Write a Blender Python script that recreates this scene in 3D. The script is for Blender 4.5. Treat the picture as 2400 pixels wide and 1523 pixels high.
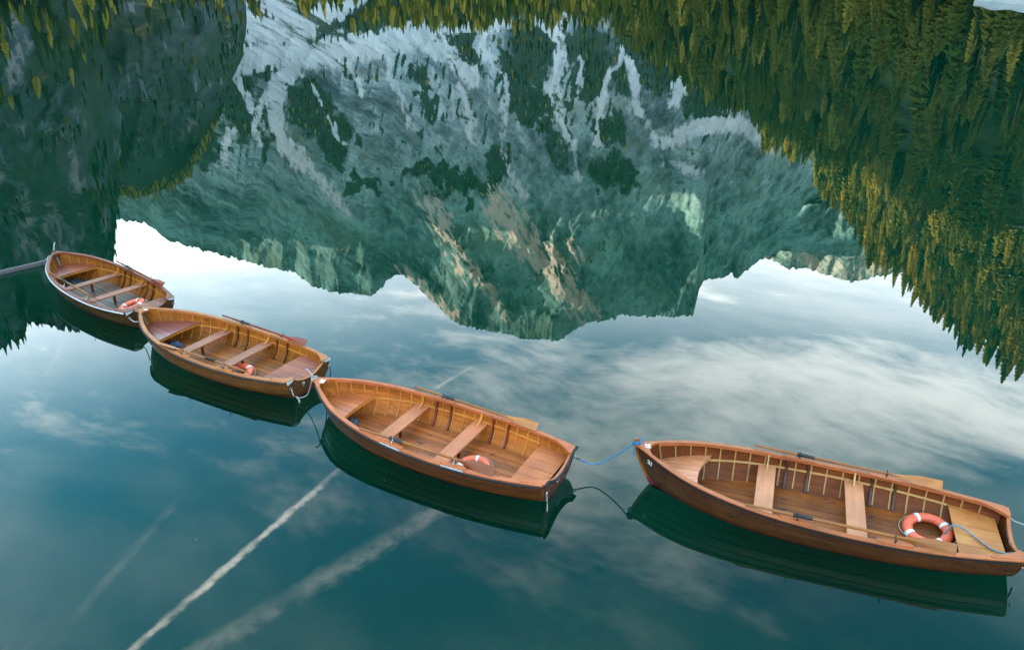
import bpy, bmesh, math, random
import numpy as np
from mathutils import Vector, Matrix

for o in list(bpy.data.objects):
    bpy.data.objects.remove(o)
SC = bpy.context.scene
COL = SC.collection
R = math.radians

# ---------------------------------------------------------------- camera
CAM_H = 7.0
cam = bpy.data.cameras.new('camera')
cam.sensor_width = 36.0
cam.lens = 36.0 * 1760.0 / 2400.0
cam.clip_start = 0.1
cam.clip_end = 40000
cam_o = bpy.data.objects.new('camera', cam)
COL.objects.link(cam_o)
cam_o.location = (0, 0, CAM_H)
cam_o.rotation_euler = (R(90 - 25.5), 0, 0)
SC.camera = cam_o

# ---------------------------------------------------------------- sun, sky, exposure
SUN_AZ, SUN_EL = -80.0, 22.0            # azimuth from +Y towards +X, elevation
sdir = Vector((math.sin(R(SUN_AZ)) * math.cos(R(SUN_EL)), math.cos(R(SUN_AZ)) * math.cos(R(SUN_EL)), math.sin(R(SUN_EL))))
sun = bpy.data.lights.new('sun', 'SUN')
sun.energy = 5.0
sun.angle = R(0.5)
sun.color = (1.0, 0.89, 0.72)
sun_o = bpy.data.objects.new('sun', sun)
sun_o.rotation_euler = (-sdir).to_track_quat('-Z', 'Y').to_euler()
sun_o.location = (-300, 50, 300)
COL.objects.link(sun_o)

SC.view_settings.view_transform = 'Standard'
SC.view_settings.look = 'None'
SC.view_settings.exposure = 3.2
SC.view_settings.gamma = 1.0
SC.view_settings.use_curve_mapping = False
SC.render.engine = 'CYCLES'
SC.cycles.use_denoising = True
SC.cycles.denoising_input_passes = 'RGB_ALBEDO_NORMAL'
SC.cycles.denoising_prefilter = 'ACCURATE'
SC.cycles.use_adaptive_sampling = False
SC.cycles.max_bounces = 5
SC.cycles.diffuse_bounces = 2
SC.cycles.glossy_bounces = 3
SC.cycles.transmission_bounces = 4
SC.cycles.transparent_max_bounces = 6
SC.cycles.sample_clamp_indirect = 6.0


class NT:
    """small helper to write node trees"""
    def __init__(self, tree):
        self.t = tree; self.n = tree.nodes; self.l = tree.links
    def node(self, kind, **kw):
        nd = self.n.new(kind)
        for k, v in kw.items(): setattr(nd, k, v)
        return nd
    def put(self, sock, v):
        if v is None: return
        if isinstance(v, bpy.types.NodeSocket): self.l.new(v, sock)
        else: sock.default_value = v
    def m(self, op, a, b=None, c=None, clamp=False):
        nd = self.node('ShaderNodeMath', operation=op, use_clamp=clamp)
        for i, v in enumerate((a, b, c)): self.put(nd.inputs[i], v)
        return nd.outputs[0]
    def mix(self, f, a, b, mode='MIX'):
        nd = self.node('ShaderNodeMix', data_type='RGBA', blend_type=mode)
        self.put(nd.inputs[0], f); self.put(nd.inputs[6], a); self.put(nd.inputs[7], b)
        return nd.outputs[2]
    def ramp(self, f, pts, interp='LINEAR'):
        nd = self.node('ShaderNodeValToRGB'); r = nd.color_ramp; r.interpolation = interp
        while len(r.elements) < len(pts): r.elements.new(0.5)
        for e, (p, c) in zip(r.elements, pts):
            e.position = p
            e.color = c if isinstance(c, (tuple, list)) else (c, c, c, 1)
        self.put(nd.inputs[0], f)
        return nd.outputs[0]
    def smooth(self, v, a, b, lo=0.0, hi=1.0):
        nd = self.node('ShaderNodeMapRange', interpolation_type='SMOOTHSTEP')
        self.put(nd.inputs[0], v)
        for i, x in zip((1, 2, 3, 4), (a, b, lo, hi)): self.put(nd.inputs[i], x)
        return nd.outputs[0]
    def noise(self, vec, scale, detail=4, rough=0.55, dist=0.0, dim='3D', out=0):
        nd = self.node('ShaderNodeTexNoise', noise_dimensions=dim)
        self.put(nd.inputs['Vector'], vec); self.put(nd.inputs['Scale'], scale)
        nd.inputs['Detail'].default_value = detail; nd.inputs['Roughness'].default_value = rough
        nd.inputs['Distortion'].default_value = dist
        return nd.outputs[out]
    def xyz(self, x, y, z=0.0):
        nd = self.node('ShaderNodeCombineXYZ')
        for i, v in enumerate((x, y, z)): self.put(nd.inputs[i], v)
        return nd.outputs[0]
    def sep(self, v):
        nd = self.node('ShaderNodeSeparateXYZ'); self.put(nd.inputs[0], v)
        return nd.outputs
    def vm(self, op, a, b=None):
        nd = self.node('ShaderNodeVectorMath', operation=op)
        self.put(nd.inputs[0], a); self.put(nd.inputs[1], b)
        return nd.outputs[0]


# ---------------------------------------------------------------- sky with a thin cloud layer and aircraft trails
world = bpy.data.worlds.new('World')
SC.world = world
world.cycles.sampling_method = 'MANUAL'
world.cycles.sample_map_resolution = 512
world.use_nodes = True
world.node_tree.nodes.clear()
w = NT(world.node_tree)
sky = w.node('ShaderNodeTexSky', sky_type='NISHITA')
sky.sun_disc = False
sky.sun_elevation = R(SUN_EL)
sky.sun_rotation = R(SUN_AZ)
sky.altitude = 1500
sky.air_density = 1.0
sky.dust_density = 0.6
sky.ozone_density = 1.5
dirv = w.node('ShaderNodeTexCoord').outputs['Generated']
dx, dy, dz = w.sep(dirv)
zc = w.m('MAXIMUM', dz, 0.05)
U = w.m('DIVIDE', dx, zc)
V = w.m('DIVIDE', dy, zc)
# cloud plane, rotated so that x runs along the wind
ca, sa = math.cos(R(-33)), math.sin(R(-33))
A = w.m('ADD', w.m('MULTIPLY', U, ca), w.m('MULTIPLY', V, sa))
B = w.m('SUBTRACT', w.m('MULTIPLY', V, ca), w.m('MULTIPLY', U, sa))
warp = w.noise(w.xyz(w.m('MULTIPLY', A, 0.9), w.m('MULTIPLY', B, 1.2), 3.1), 1.3, 2, 0.5)
warp = w.m('MULTIPLY', w.m('SUBTRACT', warp, 0.5), 0.42)
Bw = w.m('ADD', B, warp)
fine = w.noise(w.xyz(w.m('MULTIPLY', A, 1.25), w.m('MULTIPLY', Bw, 2.1), 0.7), 2.2, 8, 0.65)
broad = w.noise(w.xyz(w.m('MULTIPLY', A, 0.45), w.m('MULTIPLY', B, 0.8), 5.3), 1.2, 3, 0.5)
cov = w.m('ADD', w.m('MULTIPLY', fine, 1.0), w.m('MULTIPLY', w.m('SUBTRACT', broad, 0.5), 0.9))
def blob(u0, v0, su, sv, amp):
    a = w.m('DIVIDE', w.m('SUBTRACT', U, u0), su)
    b = w.m('DIVIDE', w.m('SUBTRACT', V, v0), sv)
    q = w.m('ADD', w.m('MULTIPLY', a, a), w.m('MULTIPLY', b, b))
    return w.m('MULTIPLY', w.m('EXPONENT', w.m('MULTIPLY', q, -1.0)), amp)
for b_ in ((0.40, 1.66, 0.62, 0.38, 0.28), (1.05, 1.62, 0.60, 0.34, 0.22), (-0.55, 2.15, 0.5, 0.30, 0.10),
           (-1.05, 1.15, 0.38, 0.38, -0.16), (0.45, 0.80, 0.9, 0.30, -0.16), (0.85, 2.15, 0.25, 0.14, -0.10),
           (-0.25, 1.18, 0.32, 0.16, 0.08), (-0.85, 1.60, 0.40, 0.16, 0.10), (0.15, 1.05, 0.35, 0.10, 0.05)):
    cov = w.m('ADD', cov, blob(*b_))
dens = w.smooth(cov, 0.36, 0.92)
trail = None
tn1 = w.noise(w.xyz(U, V, 1.7), 30.0, 4, 0.7)
tn2 = w.noise(w.xyz(U, V, 8.1), 9.0, 4, 0.6)
def streak(u0, v0, u1, v1, wd, amp, edge, seed):
    L = math.hypot(u1 - u0, v1 - v0); ex, ey = (u1 - u0) / L, (v1 - v0) / L
    pu = w.m('SUBTRACT', U, u0); pv = w.m('SUBTRACT', V, v0)
    al = w.m('ADD', w.m('MULTIPLY', pu, ex), w.m('MULTIPLY', pv, ey))
    pe = w.m('SUBTRACT', w.m('MULTIPLY', pv, ex), w.m('MULTIPLY', pu, ey))
    pe = w.m('ADD', pe, w.m('MULTIPLY', w.m('SUBTRACT', tn1, 0.5), wd * 1.7))
    prof = w.smooth(w.m('ABSOLUTE', pe), wd * edge, wd, 1.0, 0.0)
    ends = w.m('MULTIPLY', w.smooth(al, 0.0, 0.12 * L), w.smooth(al, 0.80 * L, L, 1.0, 0.0))
    return w.m('MULTIPLY', w.m('MULTIPLY', prof, ends), w.m('MULTIPLY', w.smooth(w.m('ADD', w.m('MULTIPLY', tn2, 0.6), w.m('MULTIPLY', tn1, 0.4)), 0.36, 0.62, 0.15, 1.0), amp))
for s_ in ((-0.83, 0.44, -0.345, 1.43, 0.0125, 1.0, 0.15, 1.0), (-0.99, 0.39, 0.06, 1.43, 0.034, 0.26, 0.05, 2.0),
           (-0.46, 1.32, 0.36, 0.82, 0.060, 0.055, 0.0, 3.0), (-0.75, 0.92, -0.69, 1.29, 0.016, 0.10, 0.1, 4.0),
           (-0.24, 1.66, -0.10, 1.845, 0.010, 0.24, 0.1, 5.0)):
    s_ = streak(*s_)
    trail = s_ if trail is None else w.m('MAXIMUM', trail, s_)
# brighter milky veil low over the ridges
low = w.smooth(dz, 0.25, 0.54, 1.0, 0.0)
veil = w.m('MULTIPLY', low, w.smooth(fine, 0.30, 0.70, 0.50, 0.72))
soft = w.noise(w.xyz(w.m('MULTIPLY', A, 0.7), w.m('MULTIPLY', B, 1.3), 9.4), 1.4, 3, 0.5)
soft = w.m('MULTIPLY', w.smooth(w.m('ADD', soft, w.m('MULTIPLY', w.m('SUBTRACT', fine, 0.5), 0.35)), 0.38, 0.76), 0.24)
dens2 = w.m('MAXIMUM', w.m('MAXIMUM', w.m('MULTIPLY', dens, 0.80), soft), veil)
skyc = w.mix(1.0, sky.outputs[0], (0.38, 1.02, 0.93, 1), 'MULTIPLY')
cloudc = w.mix(low, (9.2, 9.5, 9.2, 1), (13.0, 12.9, 12.6, 1))
colr = w.mix(dens2, skyc, cloudc)
colr = w.mix(trail, colr, (14.0, 13.6, 12.8, 1))
bg = w.node('ShaderNodeBackground')
w.put(bg.inputs[0], colr)
bg.inputs[1].default_value = 0.125
wo = w.node('ShaderNodeOutputWorld')
w.l.new(bg.outputs[0], wo.inputs[0])


# ---------------------------------------------------------------- general helpers
def tag(o, label=None, cat=None, group=None, kind=None):
    for k, v in (('label', label), ('category', cat), ('group', group), ('kind', kind)):
        if v: o[k] = v
    return o

def link(o, parent=None):
    COL.objects.link(o)
    if parent is not None: o.parent = parent
    return o

def mesh_obj(name, verts, faces, mat, parent=None, smooth=False):
    me = bpy.data.meshes.new(name)
    me.from_pydata([tuple(v) for v in verts], [], faces)
    me.update()
    if mat is not None: me.materials.append(mat)
    if smooth:
        me.polygons.foreach_set('use_smooth', [True] * len(me.polygons))
    return link(bpy.data.objects.new(name, me), parent)

def empty(name, loc=(0, 0, 0), rot=(0, 0, 0)):
    o = bpy.data.objects.new(name, None)
    o.empty_display_size = 0.2
    o.location = loc; o.rotation_euler = rot
    return link(o)

def new_mat(name):
    m = bpy.data.materials.new(name); m.use_nodes = True
    m.node_tree.nodes.clear()
    return m, NT(m.node_tree)

def principled(t, color, rough=0.6, spec=0.5, normal=None, **kw):
    b = t.node('ShaderNodeBsdfPrincipled')
    t.put(b.inputs['Base Color'], color); t.put(b.inputs['Roughness'], rough)
    t.put(b.inputs['Specular IOR Level'], spec)
    if normal is not None: t.l.new(normal, b.inputs['Normal'])
    for k, v in kw.items(): t.put(b.inputs[k.replace('_', ' ')], v)
    o = t.node('ShaderNodeOutputMaterial'); t.l.new(b.outputs[0], o.inputs[0])
    return b

def bump(t, h, strength=0.3, dist=0.01):
    b = t.node('ShaderNodeBump'); b.inputs['Strength'].default_value = strength
    b.inputs['Distance'].default_value = dist
    t.l.new(h, b.inputs['Height'])
    return b.outputs[0]

# numpy value noise
def vnoise(x, y, seed=0):
    xi = np.floor(x).astype(np.int64); yi = np.floor(y).astype(np.int64)
    fx = x - xi; fy = y - yi
    fx = fx * fx * fx * (fx * (fx * 6 - 15) + 10); fy = fy * fy * fy * (fy * (fy * 6 - 15) + 10)
    def h(a, b):
        n = (a * 374761393 + b * 668265263 + seed * 1274126177) & 0xFFFFFFFF
        n = ((n ^ (n >> 13)) * 1274126177) & 0xFFFFFFFF
        n = (n ^ (n >> 16)) & 0xFFFF
        return n / 65535.0
    a = h(xi, yi); b = h(xi + 1, yi); c = h(xi, yi + 1); d = h(xi + 1, yi + 1)
    return (a * (1 - fx) + b * fx) * (1 - fy) + (c * (1 - fx) + d * fx) * fy
def fbm(x, y, octv=5, seed=0, gain=0.5, lac=2.03):
    s = 0; a = 1; t = 0
    for i in range(octv):
        s = s + a * vnoise(x, y, seed + i * 17); t += a
        x = x * lac + 13.7; y = y * lac + 7.3; a *= gain
    return s / t
def ridged(x, y, octv=5, seed=0, gain=0.5):
    s = 0; a = 1; t = 0
    for i in range(octv):
        s = s + a * (1 - np.abs(2 * vnoise(x, y, seed + i * 31) - 1)); t += a
        x = x * 2.07 + 5.1; y = y * 2.07 + 9.2; a *= gain
    return s / t
def sstep(x, a, b):
    t = np.clip((x - a) / (b - a), 0, 1)
    return t * t * (3 - 2 * t)


# ---------------------------------------------------------------- mountains round the lake (polar grids about the lake's north end)
def attr(me, name, val):
    a = me.attributes.new(name, 'FLOAT', 'POINT')
    a.data.foreach_set('value', np.asarray(val, dtype=np.float32).ravel())

def interp(tab, az):
    t = np.array(tab)
    return np.interp(az, t[:, 0], t[:, 1])

class Slope:
    """a mountain side: base line r0(az), crest r1(az) with crest elevation angle top(az)"""
    def __init__(self, az0, az1, n, rows, r0, r1, top, g=1.05, rib=0.0, seed=1, jag=0.0, back=1.5, ribw=6.0, extra=None, g2=None):
        self.az = np.linspace(az0, az1, n); self.rows = rows
        self.r0, self.r1, self.top, self.g = r0, r1, top, g
        self.rib, self.seed, self.jag, self.back, self.ribw, self.extra = rib, seed, jag, back, ribw, extra
    def rad(self, az, s):
        r0 = np.interp(az, *zip(*self.r0)); r1 = np.interp(az, *zip(*self.r1))
        r = r0 + (r1 - r0) * s
        if self.rib:
            el = interp(self.top, az) * s ** self.g; k = self.ribw / 10.0
            wx = fbm(az * 0.35 * k, el * 0.30 * k, 4, self.seed + 5) - 0.5; wy = fbm(az * 0.35 * k + 31, el * 0.30 * k, 4, self.seed + 8) - 0.5
            x = az * 0.42 * k + el * 0.16 * k + wx * 0.9; y = el * 0.14 * k + wy * 0.6
            rb = ridged(x - 0.35 * y, y, 7, self.seed, 0.44)
            big = fbm(az * 0.16 * k, el * 0.10 * k, 3, self.seed + 77)
            tap = sstep(s, 0.08, 0.35) * (1 - 0.6 * sstep(s, 0.92, 1.0))
            r = r * (1 - self.rib * tap * ((rb - 0.6) * 1.1 + (big - 0.5) * 2.0))
            if self.extra is not None: r = r * (1 - self.extra(az, s, interp(self.top, az) * s ** self.g) * tap)
        return r
    def elev(self, az, s):
        e = interp(self.top, az)
        if self.jag: return e * s ** self.g + self.jag * (fbm(az * 5.0, az * 0 + 1.3, 4, self.seed + 3) - 0.5) * s ** 14
        return e * s ** self.g
    def point(self, az, s):
        r = self.rad(az, s); e = self.elev(az, s)
        a = np.radians(az)
        return r * np.sin(a), r * np.cos(a), r * np.tan(np.radians(e)) - 1.5 * (1 - s)
    def build(self, name, mat, masks=None):
        s = np.linspace(0, 1, self.rows)
        AZ, S = np.meshgrid(self.az, s)
        X, Y, Z = self.point(AZ, S)
        EL = self.elev(AZ, S)
        # the far side falls away behind the crest
        bs = np.linspace(0, 1, 10)[1:]
        kx = 1 + (self.back - 1) * bs[:, None]
        X = np.vstack([X, X[-1] * kx]); Y = np.vstack([Y, Y[-1] * kx]); Z = np.vstack([Z, Z[-1] * (1 - bs[:, None]) ** 1.2 - 4 * bs[:, None]])
        nr, nc = X.shape
        co = np.stack([X, Y, Z], -1).reshape(-1, 3)
        i = np.arange(nr * nc).reshape(nr, nc)
        q = np.stack([i[:-1, :-1], i[:-1, 1:], i[1:, 1:], i[1:, :-1]], -1).reshape(-1, 4)
        me = bpy.data.meshes.new(name)
        me.vertices.add(len(co)); me.vertices.foreach_set('co', co.astype(np.float32).ravel())
        me.loops.add(q.size); me.loops.foreach_set('vertex_index', q.astype(np.int32).ravel())
        me.polygons.add(len(q)); me.polygons.foreach_set('loop_start', np.arange(0, q.size, 4, dtype=np.int32))
        me.update(calc_edges=True)
        me.polygons.foreach_set('use_smooth', np.ones(len(q), dtype=bool))
        if masks is not None:
            for k, v in masks(AZ, S, EL).items():
                attr(me, k, np.vstack([v, np.repeat(v[-1:], 9, 0)]))
        me.materials.append(mat)
        o = bpy.data.objects.new(name, me); o['kind'] = 'structure'
        return link(o)

def rock_material(name, tint, tint2, scree_k=1.0, ky=0.06):
    m, t = new_mat(name)
    pos = t.node('ShaderNodeNewGeometry').outputs['Position']
    px, py, pz = t.sep(pos)
    py = t.m('MULTIPLY', py, ky)
    pe_ = t.m('SUBTRACT', t.m('MULTIPLY', px, 0.92), t.m('MULTIPLY', pz, 0.40))      # across the leaning ribs
    al_ = t.m('ADD', t.m('MULTIPLY', px, 0.40), t.m('MULTIPLY', pz, 0.92))           # along them
    st = t.xyz(pe_, py, t.m('MULTIPLY', al_, 0.30))
    n1 = t.noise(st, 0.0085, 6, 0.62)
    n2 = t.noise(t.xyz(pe_, py, t.m('MULTIPLY', al_, 0.40)), 0.055, 8, 0.76)
    n3 = t.noise(pos, 0.0035, 4, 0.55)
    # broken facets of rock, two sizes, leaning with the strata
    ln_ = t.xyz(t.m('ADD', px, t.m('MULTIPLY', t.m('SUBTRACT', n2, 0.5), 14.0)), py, t.m('ADD', t.m('MULTIPLY', pz, 0.42), t.m('ADD', t.m('MULTIPLY', px, 0.22), t.m('MULTIPLY', n1, 12.0))))
    v1 = t.node('ShaderNodeTexVoronoi', feature='F1'); t.put(v1.inputs['Vector'], ln_); v1.inputs['Scale'].default_value = 0.022
    v2 = t.node('ShaderNodeTexVoronoi', feature='F1'); t.put(v2.inputs['Vector'], ln_); v2.inputs['Scale'].default_value = 0.075
    c1_ = t.sep(v1.outputs['Color'])[0]; c2_ = t.sep(v2.outputs['Color'])[1]
    f = t.m('ADD', t.m('ADD', t.m('MULTIPLY', n1, 0.50), t.m('MULTIPLY', n2, 0.41)), t.m('ADD', t.m('MULTIPLY', c1_, 0.05), t.m('MULTIPLY', c2_, 0.04)))
    base = t.ramp(f, ((0.39, (0.030, 0.036, 0.038, 1)), (0.465, (0.12, 0.128, 0.128, 1)), (0.53, (0.235, 0.24, 0.235, 1)), (0.62, (0.46, 0.45, 0.43, 1))))
    warm = t.mix(t.smooth(n3, 0.52, 0.68, 0.0, 0.55), base, (0.20, 0.155, 0.11, 1))
    base = t.mix(1.0, warm, t.mix(t.smooth(t.m('ADD', pz, t.m('MULTIPLY', n3, 500.0)), 420.0, 1050.0), tint, tint2), 'MULTIPLY')
    a_scr = t.node('ShaderNodeAttribute', attribute_name='scree').outputs['Fac']
    a_veg = t.node('ShaderNodeAttribute', attribute_name='veg').outputs['Fac']
    scrc = t.mix(n2, tuple(v * scree_k for v in (0.25, 0.255, 0.26)) + (1,), tuple(v * scree_k for v in (0.54, 0.54, 0.53)) + (1,))
    sf = t.m('MULTIPLY', t.smooth(t.m('ADD', a_scr, t.m('MULTIPLY', t.m('SUBTRACT', f, 0.5), 2.2)), 0.14, 0.58), 0.92)
    c = t.mix(sf, base, scrc)
    vf = t.smooth(t.m('ADD', a_veg, t.m('MULTIPLY', t.m('SUBTRACT', f, 0.5), 5.5)), 0.28, 0.66)
    vegc = t.mix(t.noise(pos, 0.06, 4, 0.6), (0.007, 0.020, 0.015, 1), (0.022, 0.042, 0.022, 1))
    vegc = t.mix(t.smooth(t.noise(pos, 0.02, 3, 0.6), 0.62, 0.75, 0, 0.5), vegc, (0.16, 0.11, 0.025, 1))
    c = t.mix(vf, c, vegc)
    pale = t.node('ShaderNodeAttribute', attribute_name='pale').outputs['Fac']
    c = t.mix(t.smooth(t.m('ADD', pale, t.m('MULTIPLY', t.m('SUBTRACT', f, 0.5), 3.0)), 0.35, 0.75), c, t.mix(n2, (0.24, 0.20, 0.155, 1), (0.50, 0.44, 0.35, 1)))  # warm sunlit tan mixed into the colour by that mask
    h = t.m('ADD', t.m('ADD', n1, t.m('MULTIPLY', n2, 0.6)), t.m('ADD', t.m('MULTIPLY', v1.outputs['Distance'], 0.35), t.m('MULTIPLY', v2.outputs['Distance'], 0.18)))
    principled(t, c, 0.95, 0.1, bump(t, h, 1.0, 22.0))
    return m

SCREE = [([(-17.13, 0.2), (-15.74, 2.02), (-14.81, 3.64), (-15.3, 5.28)], 1.11),
         ([(-19.26, 0.2), (-18.39, 1.48), (-17.61, 3.59)], 0.52),
         ([(-20.12, 5.68), (-17.28, 5.23), (-13.26, 5.19), (-9.08, 4.56), (-5.74, 3.81)], 0.85),
         ([(-17.88, 3.59), (-14.75, 3.1), (-11.79, 2.06), (-9.93, 0.47)], 0.78),
         ([(-5.74, 3.81), (-0.6, 3.26)], 0.33),
         ([(-15.08, 5.84), (-16.53, 7.06), (-17.24, 9.17), (-16.78, 11.24), (-15.75, 12.64)], 0.62),
         ([(-19.27, 6.4), (-18.98, 8.23), (-18.56, 10.26)], 0.26),
         ([(-0.15, 3.26), (-1.82, 4.05), (-2.08, 4.9), (-0.93, 6.34), (-0.47, 7.51), (-0.64, 10.81)], 0.26),
         ([(-6.09, 4.87), (-4.29, 5.32), (-2.8, 7.21)], 0.65),
         ([(1.96, 3.07), (3.41, 4.47), (3.45, 6.04), (2.81, 7.5), (3.47, 8.98)], 0.36),
         ([(3.9, 2.65), (3.03, 3.76)], 0.26),
         ([(7.97, 5), (6.82, 7.17), (6.61, 8.94)], 0.26),
         ([(8.5, 5.7), (9, 7.71), (9.44, 9.47)], 0.33),
         ([(5.07, 5.74), (5.02, 8.37)], 0.26),
         ([(11.47, 11.5), (13.79, 10.15), (16.75, 9.86), (18.85, 11.26)], 0.52),
         ([(11.45, 13.01), (12.07, 12.93)], 0.23),
         ([(12.72, 13.2), (14.15, 13.43)], 0.29),
         ([(-14.37, 7.28), (-12.7, 11.45)], 0.13),
         ([(12.27, 7.05), (11.81, 8.51)], 0.46),
         ([(-17.24, 9.17), (-16.04, 11.28), (-14.77, 13.45), (-12.88, 16.33)], 0.29),
         ([(-17.01, 7.47), (-18.35, 8.83), (-18.39, 11.14)], 0.20),
         ([(-0.64, 10.81), (-0.33, 13.27), (1, 15.46)], 0.23),
         ([(-9.12, 5.12), (-8.39, 7.72), (-7.65, 10.71)], 0.20),
         ([(-11.54, 5.65), (-10.88, 8.25)], 0.20),
         ([(3.16, 8.98), (4.51, 11.69), (4.94, 14.47)], 0.23),
         ([(9.44, 9.47), (10.85, 11.52)], 0.23),
         ([(6.61, 8.94), (6.43, 11.65)], 0.20),
         ([(-20.27, 10.15), (-21.2, 12.4)], 0.23),
         ([(-4.32, 6.32), (-3.17, 9.58), (-2.9, 11.71)], 0.26)]
LEFT_SCREE = [([(-30.37, 9.09), (-30.44, 10.95), (-30.63, 12.84)], 0.46),
         ([(-31.49, 8.72), (-30.43, 9.35)], 0.39),
         ([(-24.18, 7.4), (-24.11, 9.88)], 0.33),
         ([(-32.52, 13.95), (-32.08, 16.24), (-33.11, 18.3)], 0.72),
         ([(-34.32, 13.4), (-33.83, 14.29)], 0.59),
         ([(-31.62, 1.79), (-31.43, 3.7), (-32.63, 5.84)], 0.52),
         ([(-29.31, 14.4), (-29.56, 16.65)], 0.26),
         ([(-34.23, 15.86), (-33.8, 17.05)], 0.52)]
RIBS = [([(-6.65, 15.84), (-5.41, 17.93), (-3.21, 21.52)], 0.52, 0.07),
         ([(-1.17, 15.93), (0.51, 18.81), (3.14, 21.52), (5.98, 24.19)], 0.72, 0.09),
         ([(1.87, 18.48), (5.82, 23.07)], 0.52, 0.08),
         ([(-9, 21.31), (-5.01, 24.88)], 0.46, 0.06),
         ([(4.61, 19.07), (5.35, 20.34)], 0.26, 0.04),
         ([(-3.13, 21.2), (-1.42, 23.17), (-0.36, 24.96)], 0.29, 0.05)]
VEG = [(-17.67, 6.04, 2.44, 1.37), (-19.3, 8.5, 1.37, 2.77), (-18.08, 10.58, 0.85, 2.28), (-14.43, 9.15, 2.02, 2.60), (-13.42, 10.96, 1.95, 2.28), (-3.52, 5.32, 1.17, 1.95), (1.07, 5.33, 1.95, 2.54), (5.82, 5.45, 2.02, 2.77), (7.84, 6.28, 1.63, 1.95), (10.63, 7.09, 1.95, 1.95), (1.58, 8.84, 1.95, 1.47), (3.23, 12.01, 1.17, 1.79), (7.33, 13.47, 2.12, 1.37), (-3.47, 14.87, 2.77, 0.85), (-6.38, 13.75, 2.44, 0.65), (13.67, 9.04, 1.95, 1.11), (-14.81, 3.64, 1.95, 0.65), (-22.77, 9.98, 1.95, 2.60), (-9.56, 3.16, 6.51, 0.85), (9.08, 4.56, 2.60, 1.95), (7.65, 10.71, 1.63, 1.30), (-11.11, 14.57, 1.30, 0.52), (-0.65, 13.27, 0.98, 1.63)]
SEE = [(-29.47, 15.09), (-26.8, 15.89), (-25.8, 17.19), (-24.2, 17.86), (-22.27, 18.7), (-19.97, 19.59), (-18.78, 20.04), (-17.24, 20.51), (-16.08, 21.57), (-13.86, 22.41), (-11.17, 22.72), (-10.23, 21.72), (-9.34, 21.19), (-8.83, 21.32), (-7.04, 23.02), (-5.7, 24.37), (-4.49, 25.29), (-2.53, 25.75), (-0.36, 26.04), (0.73, 26.43), (4.0, 26.57), (4.7, 26.03), (6.44, 24.99), (8.55, 24.72), (9.04, 24.21), (9.93, 24.41), (12.69, 24.2), (14.88, 23.94), (15.12, 21.82), (15.38, 21.23), (16.97, 20.85), (17.4, 20.49), (17.79, 20.92), (18.35, 20.39), (18.9, 19.8), (19.46, 19.34), (20.72, 18.52), (22.84, 18.48), (24.6, 18.4), (26.87, 18.22)]
FAR = [(18.31, 19.0), (19.92, 19.32), (21.53, 19.71), (23.05, 19.67), (24.59, 19.9), (25.81, 20.11), (27.17, 19.66), (28.07, 19.21), (30.0, 18.59)]
FARL = [(-30.32, 14.27), (-29.08, 15.14), (-28.74, 15.39), (-26.99, 15.46), (-26.28, 15.37)]
HILL = [(6.81, 1.55), (7.53, 3.74), (9.14, 5.4), (10.74, 6.66), (12.3, 7.34), (15.45, 8.96), (17.01, 9.62), (18.73, 11.41), (21.25, 12.69), (23.02, 14.58), (25.36, 16.37), (26.93, 18.51), (28.2, 19.19), (30.13, 20.31), (32.18, 21.94), (34.07, 22.95), (36.09, 23.58), (38.05, 24.17)]
LEFT = [(-28.17, 13.42), (-28.84, 15.61), (-29.45, 17.82), (-30.92, 20.16), (-32.71, 21.88), (-34.16, 21.35), (-35.54, 20.75), (-36.04, 21.61), (-37.36, 21.84)]
SPUR = [(-30.26, 14.0), (-28.78, 13.77), (-26.8, 13.87), (-24.8, 13.52), (-23.54, 12.78), (-22.09, 10.89), (-20.6, 8.71)]

def seg_mask(az, el, pts, wid):
    """closeness (1 on the line, 0 beyond wid) to a polyline in azimuth / elevation"""
    best = np.zeros_like(az)
    for (a0, e0), (a1, e1) in zip(pts[:-1], pts[1:]):
        dx_, dy_ = a1 - a0, e1 - e0; L2 = dx_ * dx_ + dy_ * dy_
        t = np.clip(((az - a0) * dx_ + (el - e0) * dy_) / L2, 0, 1)
        d = np.hypot(az - a0 - t * dx_, el - e0 - t * dy_)
        best = np.maximum(best, np.clip(1 - d / (wid * 1.8), 0, 1))
    return best

def central_masks(az, s, el):
    wz = az + 3.6 * (fbm(az * 0.9, el * 0.6, 6, 5, 0.62) - 0.5); we = el + 3.2 * (fbm(az * 0.9 + 40, el * 0.6, 6, 6, 0.6) - 0.5)
    scr = np.zeros_like(az); veg = np.zeros_like(az)
    sz = az + 0.8 * (fbm(az * 1.4, el * 1.0, 5, 15) - 0.5)
    stk = 0.62 + 0.55 * sstep(fbm(az * 5.0 + el * 0.6, el * 1.3, 5, 19, 0.6), 0.35, 0.62)
    for pts, wd in SCREE: scr = np.maximum(scr, np.clip(stk * (0.62 if wd < 0.30 else 1.0) * seg_mask(sz, el, pts, wd * (1.5 if wd < 0.30 else 1.0)), 0, 1))
    for a, e, ra, re in VEG:
        q = ((wz - a) / ra) ** 2 + ((we - e) / re) ** 2
        veg = np.maximum(veg, np.clip(1.15 - 0.75 * q, 0, 1))
    streaks = fbm(az * 4.0 + el * 0.9, el * 0.9, 4, 9)
    veg = np.maximum(veg, sstep(streaks, 0.50, 0.70) * sstep(el, 19, 6) * 0.72)
    veg = np.maximum(veg, sstep(el, 3.6, 2.2) * 1.0)
    veg = veg * (1 - sstep(scr, 0.25, 0.5))
    scr = np.maximum(scr, 0.33 * sstep(fbm(az * 3.0, el * 0.5, 3, 23), 0.45, 0.7) * sstep(el, 14, 8))
    return {'veg': veg, 'scree': scr, 'pale': painted_sun_ribs(az, el)}

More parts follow.
